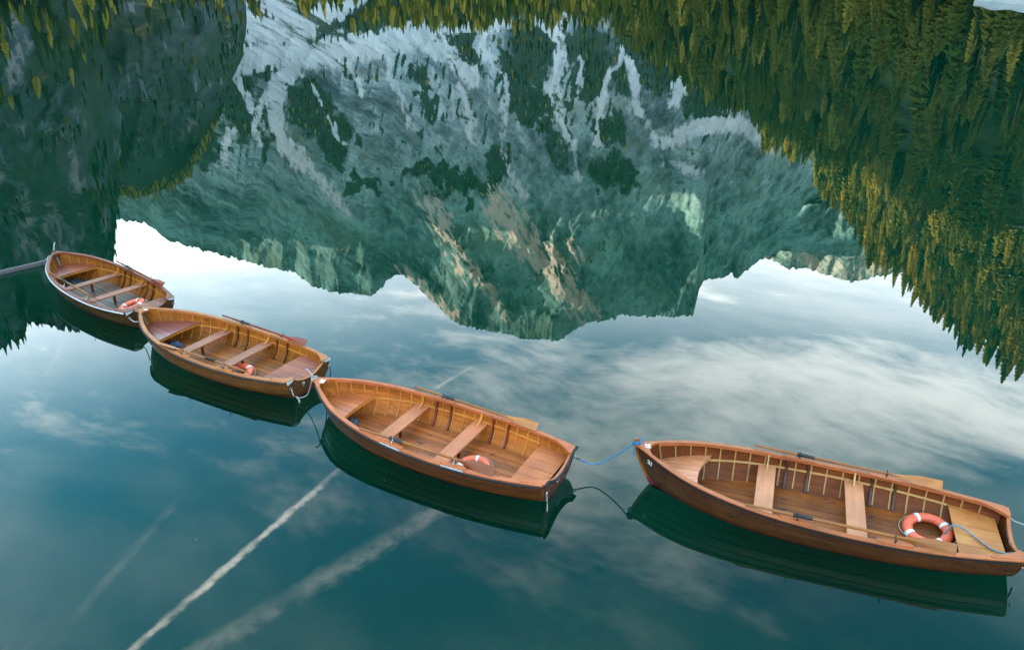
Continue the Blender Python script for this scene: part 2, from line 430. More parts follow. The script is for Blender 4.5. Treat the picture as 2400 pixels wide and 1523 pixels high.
def painted_sun_ribs(az, el):  # mask for sunlit patches painted into the rock colour along the ribs
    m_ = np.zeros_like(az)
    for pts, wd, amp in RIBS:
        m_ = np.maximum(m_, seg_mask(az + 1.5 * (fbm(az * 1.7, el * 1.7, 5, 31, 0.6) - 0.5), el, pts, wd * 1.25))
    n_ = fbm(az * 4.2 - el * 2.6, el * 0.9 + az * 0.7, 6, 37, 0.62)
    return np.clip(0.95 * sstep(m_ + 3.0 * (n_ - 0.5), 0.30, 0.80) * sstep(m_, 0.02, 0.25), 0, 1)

def lit_ribs(az, s, el):
    d = np.zeros_like(az)
    for pts, wd, amp in RIBS: d = np.maximum(d, seg_mask(az + 0.9 * (fbm(az * 1.6, el * 1.6, 5, 31, 0.6) - 0.5), el, pts, wd * 1.6) ** 1.1 * amp * 0.55)
    return d

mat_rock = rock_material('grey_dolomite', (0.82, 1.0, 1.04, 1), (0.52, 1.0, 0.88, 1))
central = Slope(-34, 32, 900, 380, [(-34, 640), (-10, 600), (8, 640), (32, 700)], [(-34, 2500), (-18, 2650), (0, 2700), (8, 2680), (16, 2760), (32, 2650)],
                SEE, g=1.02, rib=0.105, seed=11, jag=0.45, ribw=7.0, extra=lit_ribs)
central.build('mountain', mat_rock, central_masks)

mat_dark = rock_material('dark_rock', (0.21, 0.33, 0.35, 1), (0.18, 0.34, 0.32, 1), 0.36, 0.6)  # the same rock, tinted darker and bluer
far = Slope(10, 40, 240, 60, [(10, 3400), (40, 3400)], [(10, 4600), (40, 4600)], FAR, g=1.0, rib=0.06, seed=41, jag=0.5, ribw=16)
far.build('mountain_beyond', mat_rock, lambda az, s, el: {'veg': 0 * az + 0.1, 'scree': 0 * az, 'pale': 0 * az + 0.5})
farl = Slope(-40, -18, 120, 40, [(-40, 3300), (-18, 3300)], [(-40, 3900), (-18, 3900)], FARL, g=1.0, rib=0.08, seed=43, jag=0.2, ribw=12)
farl.build('ridge_beyond', mat_rock, lambda az, s, el: {'veg': 0 * az + 0.2, 'scree': 0 * az})

# unseen eastern ridge added to hold the early sun off the lower faces
east = Slope(-78, -39.5, 160, 50, [(-78, 1500), (-39.5, 1900)], [(-78, 3300), (-39.5, 3600)], [(-78, 12), (-71, 15), (-67, 20), (-62, 24.5), (-56, 27), (-50, 28), (-46, 26), (-42.5, 22.5), (-39.5, 17)], g=1.0, rib=0.07, seed=51, jag=0.8, ribw=10)
east.build('added_shade_ridge', mat_rock, lambda az, s, el: {'veg': 0 * az + 0.2, 'scree': 0 * az})
# steep wooded massif on the left; it goes on beyond the frame and keeps the morning sun off the lake
def left_masks(az, s, el):
    n = fbm(az * 1.1, el * 0.55, 5, 61); n2 = fbm(az * 2.6, el * 0.8, 4, 63)
    scr = sstep(n2, 0.58, 0.72) * sstep(el, 6, 9) * 0.5
    veg = np.clip(0.26 + 1.6 * (n - 0.40), 0, 1)
    veg = np.maximum(veg, sstep(el, 8, 5))
    stk = sstep(fbm(az * 6.0 + el * 0.8, el * 1.0, 5, 67, 0.6), 0.40, 0.58)
    for pts, wd in LEFT_SCREE:
        scr = np.maximum(scr, 0.75 * stk * seg_mask(az + 0.8 * (n2 - 0.5), el, pts, wd)); veg = veg * (1 - 0.85 * sstep(seg_mask(az + 0.8 * (n2 - 0.5), el, pts, wd), 0.3, 0.6))
    return {'veg': veg, 'scree': scr}
LEFT_TOP = [(-130, 22), (-112, 31), (-95, 38), (-80, 40), (-65, 34), (-52, 28.5), (-47, 26), (-44, 24)] + sorted(LEFT) + [(-26.8, 9.0), (-25.0, 2.0), (-23, 0.5)]
left = Slope(-130, -23, 640, 150, [(-130, 260), (-60, 300), (-40, 380), (-28, 560), (-23, 620)], [(-130, 620), (-80, 700), (-50, 820), (-37, 1000), (-28, 1150), (-23, 1150)],
             LEFT_TOP, g=0.95, rib=0.10, seed=71, jag=1.1, ribw=9)
left.build('wooded_massif', mat_dark, left_masks)
SPUR_TOP = [(-34, 13.0)] + SPUR + [(-19.5, 6.4), (-18.0, 4.0), (-16, 1.5), (-14, 0.3)]
spur = Slope(-34, -14, 200, 80, [(-34, 610), (-14, 640)], [(-34, 1500), (-24, 1400), (-14, 900)], SPUR_TOP, g=0.9, rib=0.10, seed=81, jag=0.4, ribw=10)
spur.build('wooded_spur', mat_dark, lambda az, s, el: {'veg': np.clip(0.55 + 1.3 * (fbm(az * 1.5, el * 0.7, 4, 83) - 0.45) + 0.3 * sstep(s, 0.75, 0.9), 0, 1),
                                                        'scree': 0.7 * sstep(fbm(az * 2.6, el * 0.5, 4, 85), 0.58, 0.72)})
# wooded hillside on the right bank
HILL_TOP = [(-2, 0.2), (4, 0.6)] + [(a, max(0.3, e - 1.7)) for a, e in HILL] + [(48, 26.5), (65, 27), (85, 24), (110, 20), (135, 16)]
hill = Slope(-2, 135, 420, 70, [(-2, 640), (8, 480), (18, 330), (31, 215), (45, 170), (80, 150), (135, 160)],
             [(-2, 760), (8, 620), (18, 540), (31, 520), (45, 500), (80, 480), (135, 480)], HILL_TOP, g=0.92, rib=0.05, seed=91, jag=0.2, ribw=9)
mh, t = new_mat('forest_floor')
pos = t.node('ShaderNodeNewGeometry').outputs['Position']
cc = t.ramp(t.noise(pos, 0.05, 6, 0.6), ((0.35, (0.010, 0.020, 0.012, 1)), (0.55, (0.030, 0.042, 0.018, 1)), (0.75, (0.07, 0.06, 0.025, 1))))
rockf = t.smooth(t.m('ADD', t.noise(pos, 0.018, 5, 0.6), t.m('MULTIPLY', t.node('ShaderNodeAttribute', attribute_name='scree').outputs['Fac'], 0.5)), 0.74, 0.86)
cc = t.mix(rockf, cc, (0.42, 0.41, 0.39, 1))
principled(t, cc, 0.95, 0.1, bump(t, t.noise(pos, 0.2, 5, 0.6), 0.8, 2.0))
def hill_masks(az, s, el):
    return {'scree': 0.55 * np.exp(-((az - 31.0) / 1.2) ** 2 - ((el - 16.6) / 1.0) ** 2) + 0.45 * np.exp(-((az - 28.2) / 0.8) ** 2 - ((el - 16.2) / 0.9) ** 2)}
hill.build('wooded_hillside', mh, hill_masks)
# low wooded rise closing the north end of the lake behind the viewer
back = Slope(130, 235, 120, 14, [(130, 165), (180, 120), (235, 250)], [(130, 480), (180, 460), (235, 560)], [(130, 16.5), (160, 12), (200, 12), (235, 21)], g=1.1, rib=0.04, seed=95, jag=0.6, ribw=9)
back.build('valley_slope', mh, lambda az, s, el: {'scree': 0 * az})

# pale gravel beach along the right bank and the far shore
mg, t = new_mat('pale_gravel')
pos = t.node('ShaderNodeNewGeometry').outputs['Position']
ng = t.noise(pos, 1.1, 6, 0.7)
principled(t, t.mix(ng, (0.16, 0.155, 0.145, 1), (0.36, 0.35, 0.33, 1)), 0.95, 0.1, bump(t, ng, 0.8, 0.3))
def beach(name, a0, a1, rin, wd, seed):
    az = np.linspace(a0, a1, 90); vs = []; fs = []
    for k, a in enumerate(az):
        rr = np.interp(a, *zip(*rin)) + 5 * (fbm(np.array([a * 1.7]), np.array([0.3]), 4, seed)[0] - 0.5)
        for j in range(5):
            q = j / 4.0
            r_ = rr + wd * q; z_ = -0.7 + 2.6 * q ** 0.8 + 0.25 * math.sin(k * 1.3 + j)
            vs.append((r_ * math.sin(R(a)), r_ * math.cos(R(a)), z_))
    for k in range(len(az) - 1):
        for j in range(4):
            i = k * 5 + j
            fs.append((i, i + 1, i + 6, i + 5))
    o = mesh_obj(name, vs, fs, mg, smooth=True); o['kind'] = 'structure'
beach('gravel_shore', 29.5, 60, [(29.5, 214), (31, 199), (36, 182), (60, 150)], 14, 3)
beach('gravel_shore', -60, -25, [(-60, 285), (-40, 345), (-33, 470), (-25, 590)], 26, 4)

# lake bed: the depth at which the milky green water closes off the view
mb, t = new_mat('lake_bed')
pos = t.node('ShaderNodeNewGeometry').outputs['Position']
principled(t, t.mix(t.noise(pos, 0.15, 3, 0.5), (0.30, 0.42, 0.36, 1), (0.36, 0.48, 0.42, 1)), 1.0, 0.0)
q = 9000
mesh_obj('lake_bed', [(-q, -q, -1.3), (q, -q, -1.3), (q, q, -1.3), (-q, q, -1.3)], [(0, 1, 2, 3)], mb)['kind'] = 'structure'

# ---------------------------------------------------------------- conifers
def leaf_mat(name, c0, c1, c2):
    m, t = new_mat(name)
    rnd = t.node('ShaderNodeObjectInfo').outputs['Random']
    pos = t.node('ShaderNodeNewGeometry').outputs['Position']
    n = t.noise(pos, 0.8, 3, 0.6)
    c = t.ramp(rnd, ((0.0, c0), (0.5, c1), (1.0, c2)))
    c = t.mix(t.m('MULTIPLY', t.smooth(n, 0.35, 0.7), 0.5), c, t.mix(1.0, c, (0.45, 0.5, 0.5, 1), 'MULTIPLY'))
    d = t.node('ShaderNodeBsdfDiffuse'); t.put(d.inputs[0], c)
    tr = t.node('ShaderNodeBsdfTranslucent'); t.put(tr.inputs[0], c)
    mx = t.node('ShaderNodeMixShader'); mx.inputs[0].default_value = 0.3
    t.l.new(d.outputs[0], mx.inputs[1]); t.l.new(tr.outputs[0], mx.inputs[2])
    o = t.node('ShaderNodeOutputMaterial'); t.l.new(mx.outputs[0], o.inputs[0])
    return m
m_gold = leaf_mat('golden_larch_needles', (0.23, 0.20, 0.032, 1), (0.32, 0.25, 0.045, 1), (0.18, 0.19, 0.035, 1))
m_olive = leaf_mat('olive_larch_needles', (0.050, 0.076, 0.018, 1), (0.092, 0.106, 0.022, 1), (0.130, 0.122, 0.025, 1))
m_green = leaf_mat('dark_spruce_needles', (0.009, 0.024, 0.013, 1), (0.018, 0.042, 0.018, 1), (0.034, 0.058, 0.022, 1))
mt_, t = new_mat('conifer_bark')
principled(t, t.mix(t.noise(t.node('ShaderNodeNewGeometry').outputs['Position'], 3.0, 4), (0.05, 0.04, 0.03, 1), (0.13, 0.10, 0.075, 1)), 0.95, 0.1)

def crown_mesh(name, seed, mat, width, levels, per, droop, base, full=0.0):
    levels = int(levels * 2.1); per = int(per * 1.35)
    """a conifer crown one unit tall: whorls of drooping, frayed branches of uneven length"""
    rg = random.Random(seed); vs = []; fs = []
    lean = (rg.uniform(-.02, .02), rg.uniform(-.02, .02))
    side = rg.uniform(0, 6.28)
    for i in range(levels):
        z = base + (1 - base) * (i / levels) ** 0.92
        q_ = (z - base) / (1 - base)
        prof = width * ((1 - q_) ** (0.80 - 0.22 * full)) * (1 - full * 0.45 * max(0.0, 1 - q_ / 0.24)) * (0.88 + 0.12 * math.sin(i * 0.9 + seed * 1.7)) + 0.010
        k = max(4, int(per * (0.55 + 0.45 * prof / width)))
        a0 = rg.uniform(0, 6.28)
        for j in range(k):
            a = a0 + 6.283 * j / k + rg.uniform(-.25, .25)
            r_ = prof * rg.uniform(0.45, 1.15) * (1 + 0.18 * math.cos(a - side))
            if rg.random() < 0.08: continue
            dz_ = -droop * r_ * rg.uniform(0.5, 1.3) + rg.uniform(-.008, .008)
            wd = r_ * rg.uniform(0.12, 0.24) + 0.004
            c, s = math.cos(a), math.sin(a)
            ox, oy = lean[0] * z * 4, lean[1] * z * 4
            b = len(vs)
            zz = z + rg.uniform(-.055, .045) * (1.12 - z)
            vs += [(ox, oy, zz + 0.012), (ox + c * r_ * .55 - s * wd, oy + s * r_ * .55 + c * wd, zz + dz_ * .55 - .012),
                   (ox + c * r_ * .62, oy + s * r_ * .62, zz + dz_ * .35 + .010), (ox + c * r_ * .55 + s * wd, oy + s * r_ * .55 - c * wd, zz + dz_ * .55 - .012),
                   (ox + c * r_, oy + s * r_, zz + dz_ * 1.1)]
            fs += [(b, b + 1, b + 2), (b, b + 2, b + 3), (b + 1, b + 4, b + 2), (b + 2, b + 4, b + 3)]
    b = len(vs); tx, ty = lean[0] * 4, lean[1] * 4
    vs += [(tx - .008, ty, .93), (tx + .008, ty, .93), (tx, ty + .008, .93), (tx, ty, 1.02)]
    fs += [(b, b + 1, b + 3), (b + 1, b + 2, b + 3), (b + 2, b, b + 3)]
    me = bpy.data.meshes.new(name); me.from_pydata(vs, [], fs); me.update(); me.materials.append(mat)
    return me

def trunk_mesh():
    vs = []; fs = []
    for i, (z, r_) in enumerate(((-.06, .020), (0.0, .016), (.3, .012), (.7, .007), (.97, .002))):
        for j in range(6):
            a = j * math.pi / 3
            vs.append((r_ * math.cos(a), r_ * math.sin(a), z))
    for i in range(4):
        for j in range(6):
            fs.append((i * 6 + j, i * 6 + (j + 1) % 6, i * 6 + 6 + (j + 1) % 6, i * 6 + 6 + j))
    me = bpy.data.meshes.new('trunk'); me.from_pydata(vs, [], fs); me.update(); me.materials.append(mt_)
    return me
TRUNK = trunk_mesh()
KINDS = [('golden_larch', crown_mesh('crown', 1, m_gold, .17, 28, 10, .40, .12, .7)), ('golden_larch', crown_mesh('crown', 2, m_gold, .26, 24, 12, .30, .06, 1.2)),
         ('olive_larch', crown_mesh('crown', 3, m_olive, .24, 26, 11, .40, .05, 1.0)), ('olive_larch', crown_mesh('crown', 4, m_olive, .30, 24, 13, .32, .04, 1.2)), ('olive_larch', crown_mesh('crown', 5, m_olive, .20, 30, 10, .45, .06, .8)),
         ('dark_spruce', crown_mesh('crown', 6, m_green, .16, 30, 10, .65, .06)), ('dark_spruce', crown_mesh('crown', 7, m_green, .19, 28, 10, .55, .08))]
TREE_LABEL = {'golden_larch': ('golden autumn larch on the right hillside, seen mirrored in the lake', 'golden larches mirrored on the right hillside'),
              'olive_larch': ('olive green larch on the right hillside, seen mirrored in the lake', 'olive larches mirrored on the right hillside'),
              'dark_spruce': ('dark green spruce on the right hillside, seen mirrored in the lake', 'dark spruces mirrored on the right hillside')}

rng = np.random.default_rng(7)
trees = []           # x, y, z, height, kind
def sow(slope, n, a0, a1, s0, s1, h0, h1, weights, keep=None, power=1.0, near=False):
    az = rng.uniform(a0, a1, n); s = s0 + (s1 - s0) * rng.uniform(0, 1, n) ** power
    r0 = np.interp(az, *zip(*slope.r0)); r1 = np.interp(az, *zip(*slope.r1))
    rr = r0 + (r1 - r0) * s
    ok = rng.uniform(0, 1, n) < rr / rr.max()
    if keep is not None: ok &= keep(az, s, slope.elev(az, s))
    az, s = az[ok], s[ok]
    X, Y, Z = slope.point(az, s)
    h = rng.uniform(h0, h1, len(X)) * rng.uniform(0.55, 1.1, len(X))
    kd = rng.choice(7, len(X), p=np.array(weights) / sum(weights))
    for q in zip(X, Y, Z, h, kd): trees.append(tuple(q) + (near,))
sow(hill, 420, 7, 44, 0.0, 0.05, 7, 17, (1, 1, 5, 5, 5, 6, 6), near=True)
sow(hill, 3000, 6, 44, 0.03, 0.90, 14, 26, (1, 1, 9, 9, 8, 5, 5), keep=lambda a, s, e: (hill_masks(a, s, e)['scree'] < 0.30) & (fbm(a * 1.1, s * 9.0, 3, 131) > 0.455), near=True)
sow(hill, 1400, 8, 44, 0.80, 1.0, 10, 20, (4, 4, 6, 6, 5, 4, 4), keep=lambda a, s, e: fbm(a * 1.6, s * 7.0, 3, 137) > 0.42, near=True)
sow(hill, 620, 22, 44, 0.55, 1.0, 13, 22, (9, 9, 5, 4, 3, 1, 1), near=True)  # extra golden crowns high up, brightening the slope as sunlight would
sow(hill, 260, 44, 85, 0.02, 1.0, 17, 27, (2, 2, 6, 6, 6, 5, 5))
sow(central, 1900, -24, 10, 0.0, 0.13, 10, 19, (4, 4, 4, 4, 3, 5, 5), keep=lambda a, s, e: central_masks(a, s, e)['scree'] < 0.34, power=1.2)
sow(central, 9000, -22, 26, 0.12, 0.62, 8, 13, (1, 1, 1, 1, 1, 12, 12), keep=lambda a, s, e: (central_masks(a, s, e)['veg'] > 0.66) & (central_masks(a, s, e)['scree'] < 0.3))
sow(central, 240, -9.5, -3.8, 0.46, 0.60, 14, 19, (9, 9, 2, 2, 2, 1, 1), keep=lambda a, s, e: np.abs(e - (13.0 + (a + 9.2) * 0.32 + 0.9)) < 0.5)
sow(left, 900, -50, -24, 0.0, 0.30, 10, 18, (2, 3, 2, 2, 2, 12, 12), keep=lambda a, s, e: left_masks(a, s, e)['veg'] > 0.45, power=1.5)
sow(left, 500, -52, -27, 0.90, 1.0, 9, 17, (0, 0, 0, 1, 1, 12, 12))
sow(left, 90, -30.2, -28.3, 0.62, 1.0, 10, 18, (0, 0, 1, 1, 1, 10, 10))
sow(left, 900, -50, -27, 0.25, 0.8, 7, 12, (0, 0, 0, 1, 1, 12, 12), keep=lambda a, s, e: fbm(a * 0.6, s * 7.0, 3, 171) > 0.58)
sow(spur, 500, -30, -15, 0.0, 1.0, 8, 13, (0, 0, 1, 1, 1, 12, 12))
sow(spur, 260, -30, -21, 0.93, 1.0, 9, 15, (9, 9, 3, 2, 2, 1, 1))
# the trees that show largest stand one by one, the rest as woods
def show(q):
    d = math.hypot(q[0], q[1]); a = math.degrees(math.atan2(q[0], q[1]))
    return q[3] / d if (q[5] and 7 < a < 40) else 0.0
trees.sort(key=show, reverse=True)
rg = random.Random(5)
for (x, y, z, h, k, _n) in trees[:290]:
    nm, me = KINDS[k]
    e_ = empty(nm, (x, y, z - 0.4), (rg.uniform(-.03, .03), rg.uniform(-.03, .03), rg.uniform(0, 6.28)))
    e_.scale = (h, h, h)
    tag(e_, TREE_LABEL[nm][0], 'tree', TREE_LABEL[nm][1])
    link(bpy.data.objects.new('trunk', TRUNK), e_)
    link(bpy.data.objects.new('crown', me), e_)

def woods(name, pts, me, label):
    """one mass of trees: crown copies set on points by geometry nodes"""
    src = bpy.data.meshes.new(name)
    src.from_pydata([p_[:3] for p_ in pts], [], [])
    attr(src, 'tall', [p_[3] for p_ in pts]); attr(src, 'turn', [rg.uniform(0, 6.28) for _ in pts])
    o = link(bpy.data.objects.new(name, src))
    tag(o, label, 'woods', kind='stuff')
    gn = bpy.data.node_groups.new(name, 'GeometryNodeTree')
    gn.interface.new_socket('Geometry', in_out='INPUT', socket_type='NodeSocketGeometry')
    gn.interface.new_socket('Geometry', in_out='OUTPUT', socket_type='NodeSocketGeometry')
    g = NT(gn)
    gi = g.node('NodeGroupInput'); go = g.node('NodeGroupOutput')
    crown = bpy.data.objects.new('crown', me)      # geometry source only, not linked to the scene
    oi = g.node('GeometryNodeObjectInfo'); oi.inputs[0].default_value = crown
    iop = g.node('GeometryNodeInstanceOnPoints')
    at_s = g.node('GeometryNodeInputNamedAttribute', data_type='FLOAT'); at_s.inputs[0].default_value = 'tall'
    at_r = g.node('GeometryNodeInputNamedAttribute', data_type='FLOAT'); at_r.inputs[0].default_value = 'turn'
    cx = g.node('ShaderNodeCombineXYZ'); g.l.new(at_r.outputs[0], cx.inputs[2])
    m2p = g.node('GeometryNodeMeshToPoints')
    g.l.new(gi.outputs[0], m2p.inputs[0]); g.l.new(m2p.outputs[0], iop.inputs['Points'])
    g.l.new(oi.outputs['Geometry'], iop.inputs['Instance'])
    g.l.new(cx.outputs[0], iop.inputs['Rotation']); g.l.new(at_s.outputs[0], iop.inputs['Scale'])
    g.l.new(iop.outputs[0], go.inputs[0])
    o.modifiers.new('trees', 'NODES').node_group = gn
for k in range(7):
    p_ = [q for q in trees[290:] if q[4] == k]
    if p_: woods('conifer_woods', p_, KINDS[k][1], {'golden_larch': 'golden larches scattered through the far woods', 'olive_larch': 'olive larches massed in the woods round the lake', 'dark_spruce': 'dark spruces massed in the woods round the lake'}[KINDS[k][0]])

# ---------------------------------------------------------------- shape of the rowing boats (bow at x = 0, stern at x = L, z = 0 is the waterline)
BEAM = [(0, .030), (.02, .085), (.05, .185), (.1, .345), (.15, .47), (.2, .565), (.3, .685), (.4, .745), (.5, .772), (.6, .775), (.7, .758), (.8, .718), (.9, .640), (1.0, .535)]
SHEER = [(0, .645), (.1, .585), (.2, .530), (.3, .485), (.4, .450), (.5, .430), (.6, .418), (.7, .415), (.8, .418), (.9, .428), (1.0, .445)]
KEEL = [(0, -.02), (.06, -.09), (.15, -.14), (.4, -.165), (.7, -.15), (.9, -.10), (1.0, -.06)]
def _c(tab, t):
    """smooth (Catmull-Rom) reading of a table"""
    xs = [a for a, _ in tab]; ys = [b for _, b in tab]
    t = min(max(t, xs[0]), xs[-1])
    i = max(0, min(len(xs) - 2, int(np.searchsorted(xs, t, 'right')) - 1))
    h = xs[i + 1] - xs[i]; f = (t - xs[i]) / h
    def sl(j):
        if j <= 0: return (ys[1] - ys[0]) / (xs[1] - xs[0])
        if j >= len(xs) - 1: return (ys[-1] - ys[-2]) / (xs[-1] - xs[-2])
        return (ys[j + 1] - ys[j - 1]) / (xs[j + 1] - xs[j - 1])
    m0, m1 = sl(i) * h, sl(i + 1) * h
    return (2*f**3 - 3*f*f + 1) * ys[i] + (f**3 - 2*f*f + f) * m0 + (-2*f**3 + 3*f*f) * ys[i + 1] + (f**3 - f*f) * m1
def sec_exp(t):
    return 1.35 - 0.68 * min(1, t / 0.35) ** 0.8 if t < .35 else 0.67 + 0.10 * max(0, (t - .6) / .4)
class Boat:
    def __init__(self, name, bow, head, L, beam=1.0):
        self.name, self.bow, self.head, self.L, self.beam = name, bow, head, L, beam
        self.M = Matrix.Translation((bow[0], bow[1], 0)) @ Matrix.Rotation(R(head), 4, 'Z')
    def raw(self, t, ph):
        """hull surface; ph = 0 at the gunwale, 1 at the keel"""
        a = ph * math.pi / 2
        zs, zk, b = _c(SHEER, t), _c(KEEL, t), _c(BEAM, t) * self.beam
        v = math.sin(a)
        y = b * max(0.0, math.cos(a)) ** sec_exp(t); z = zs - (zs - zk) * v
        x = t * self.L + 0.30 * v ** 1.3 * (1 - t) ** 9 - 0.07 * v * t ** 12
        return Vector((x, max(y, 0.0), z))
    def pt(self, t, ph, off=0.0, side=1):
        p = self.raw(t, ph)
        if off:
            e = 0.004
            du = self.raw(min(1, t + e), ph) - self.raw(max(0, t - e), ph)
            dv = self.raw(t, min(.985, ph + e)) - self.raw(t, max(0, min(.985, ph + e) - 2 * e))
            n = dv.cross(du)
            n = n.normalized() if n.length > 1e-9 else Vector((0, 1, 0))
            if n.y < -1e-6: n = -n
            p = p + n * off
        return Vector((p.x, p.y * side, p.z))
    def ph_at(self, t, z):
        zs, zk = _c(SHEER, t), _c(KEEL, t)
        return math.asin(min(1, max(0, (zs - z) / (zs - zk)))) * 2 / math.pi
    def t_at(self, x, z):
        t = x / self.L
        for _ in range(6):
            t = min(1, max(0, t - (self.raw(t, self.ph_at(t, z)).x - x) / self.L))
        return t
    def half(self, x, z, off=-.014):
        t = self.t_at(x, z)
        return max(0.002, self.raw(t, self.ph_at(t, z)).y + off)
    def W(self, p): return self.M @ Vector(p)

B1 = Boat('far', (-11.30, 17.52), -38.2, 4.47)
B2 = Boat('second', (-7.66, 14.12), -29.5, 4.57)
B3 = Boat('third', (-3.36, 11.18), -28.5, 4.60)
B4 = Boat('near', (1.85, 9.24), -20.3, 4.89)
BOATS = [B1, B2, B3, B4]
def waterline(b):
    ts = np.linspace(0.004, 0.999, 40); pts = []
    for sd in (1, -1):
        row = []
        for t_ in ts:
            p = b.pt(t_, b.ph_at(t_, 0.0), 0.0, sd); p.y -= sd * min(.006, abs(p.y) * .5)
            row.append(p)
        pts += row if sd == 1 else row[::-1]
    return [(q_.x, q_.y) for q_ in (b.W(p) for p in pts)]

# ---------------------------------------------------------------- the lake
mw, t = new_mat('lake_water')
pos = t.node('ShaderNodeNewGeometry').outputs['Position']
wx, wy, wz_ = t.sep(pos)
dist = t.vm('LENGTH', t.xyz(wx, wy, 0.0))
ln = t.node('ShaderNodeVectorMath', operation='LENGTH'); t.l.new(t.xyz(wx, wy, 0.0), ln.inputs[0])
n1 = t.noise(pos, 0.9, 3, 0.5)
n2 = t.noise(pos, 4.5, 2, 0.5)
n3 = t.noise(t.xyz(t.m('MULTIPLY', wx, 0.5), wy, 0.0), 0.35, 3, 0.5)
bz = t.m('ADD', t.m('MULTIPLY', n1, 0.00018), t.m('MULTIPLY', n2, 0.000035))
calm = t.noise(pos, 0.045, 2, 0.5)
far_ = t.smooth(ln.outputs['Value'], 30.0, 110.0)
bz = t.m('ADD', bz, t.m('MULTIPLY', t.m('MULTIPLY', n3, far_), t.m('MULTIPLY', calm, 0.0042)))
bp = t.node('ShaderNodeBump'); bp.inputs['Strength'].default_value = 1.0; bp.inputs['Distance'].default_value = 1.0
t.l.new(bz, bp.inputs['Height'])
fr = t.node('ShaderNodeFresnel'); fr.inputs['IOR'].default_value = 1.333
t.l.new(bp.outputs[0], fr.inputs['Normal'])
gl = t.node('ShaderNodeBsdfGlossy'); gl.inputs['Roughness'].default_value = 0.0
gl.inputs['Color'].default_value = (1, 1, 1, 1)
t.l.new(bp.outputs[0], gl.inputs['Normal'])
rf = t.node('ShaderNodeBsdfRefraction'); rf.inputs['IOR'].default_value = 1.333; rf.inputs['Roughness'].default_value = 0.0
bf = t.node('ShaderNodeNewGeometry').outputs['Backfacing']
t.put(rf.inputs['Color'], t.mix(bf, (0.0003, 0.076, 0.043, 1), (1, 1, 1, 1)))      # the colour of the water column, taken up once
mx = t.node('ShaderNodeMixShader')
t.l.new(fr.outputs[0], mx.inputs[0]); t.l.new(rf.outputs[0], mx.inputs[1]); t.l.new(gl.outputs[0], mx.inputs[2])
oo = t.node('ShaderNodeOutputMaterial'); t.l.new(mx.outputs[0], oo.inputs[0])

bm = bmesh.new()
def loop_edges(pts):
    v_ = [bm.verts.new((x, y, 0.0)) for x, y in pts]
    return [bm.edges.new((v_[i], v_[(i + 1) % len(v_)])) for i in range(len(v_))]
ed = loop_edges([(1500 * math.cos(i * 6.2832 / 48), 1500 * math.sin(i * 6.2832 / 48)) for i in range(48)])
for b_ in BOATS:
    ed += loop_edges(waterline(b_))
bmesh.ops.triangle_fill(bm, use_beauty=True, edges=ed, normal=(0, 0, 1))
me = bpy.data.meshes.new('lake_water'); bm.to_mesh(me); bm.free()
me.materials.append(mw)
lake = link(bpy.data.objects.new('lake_water', me)); lake['kind'] = 'structure'

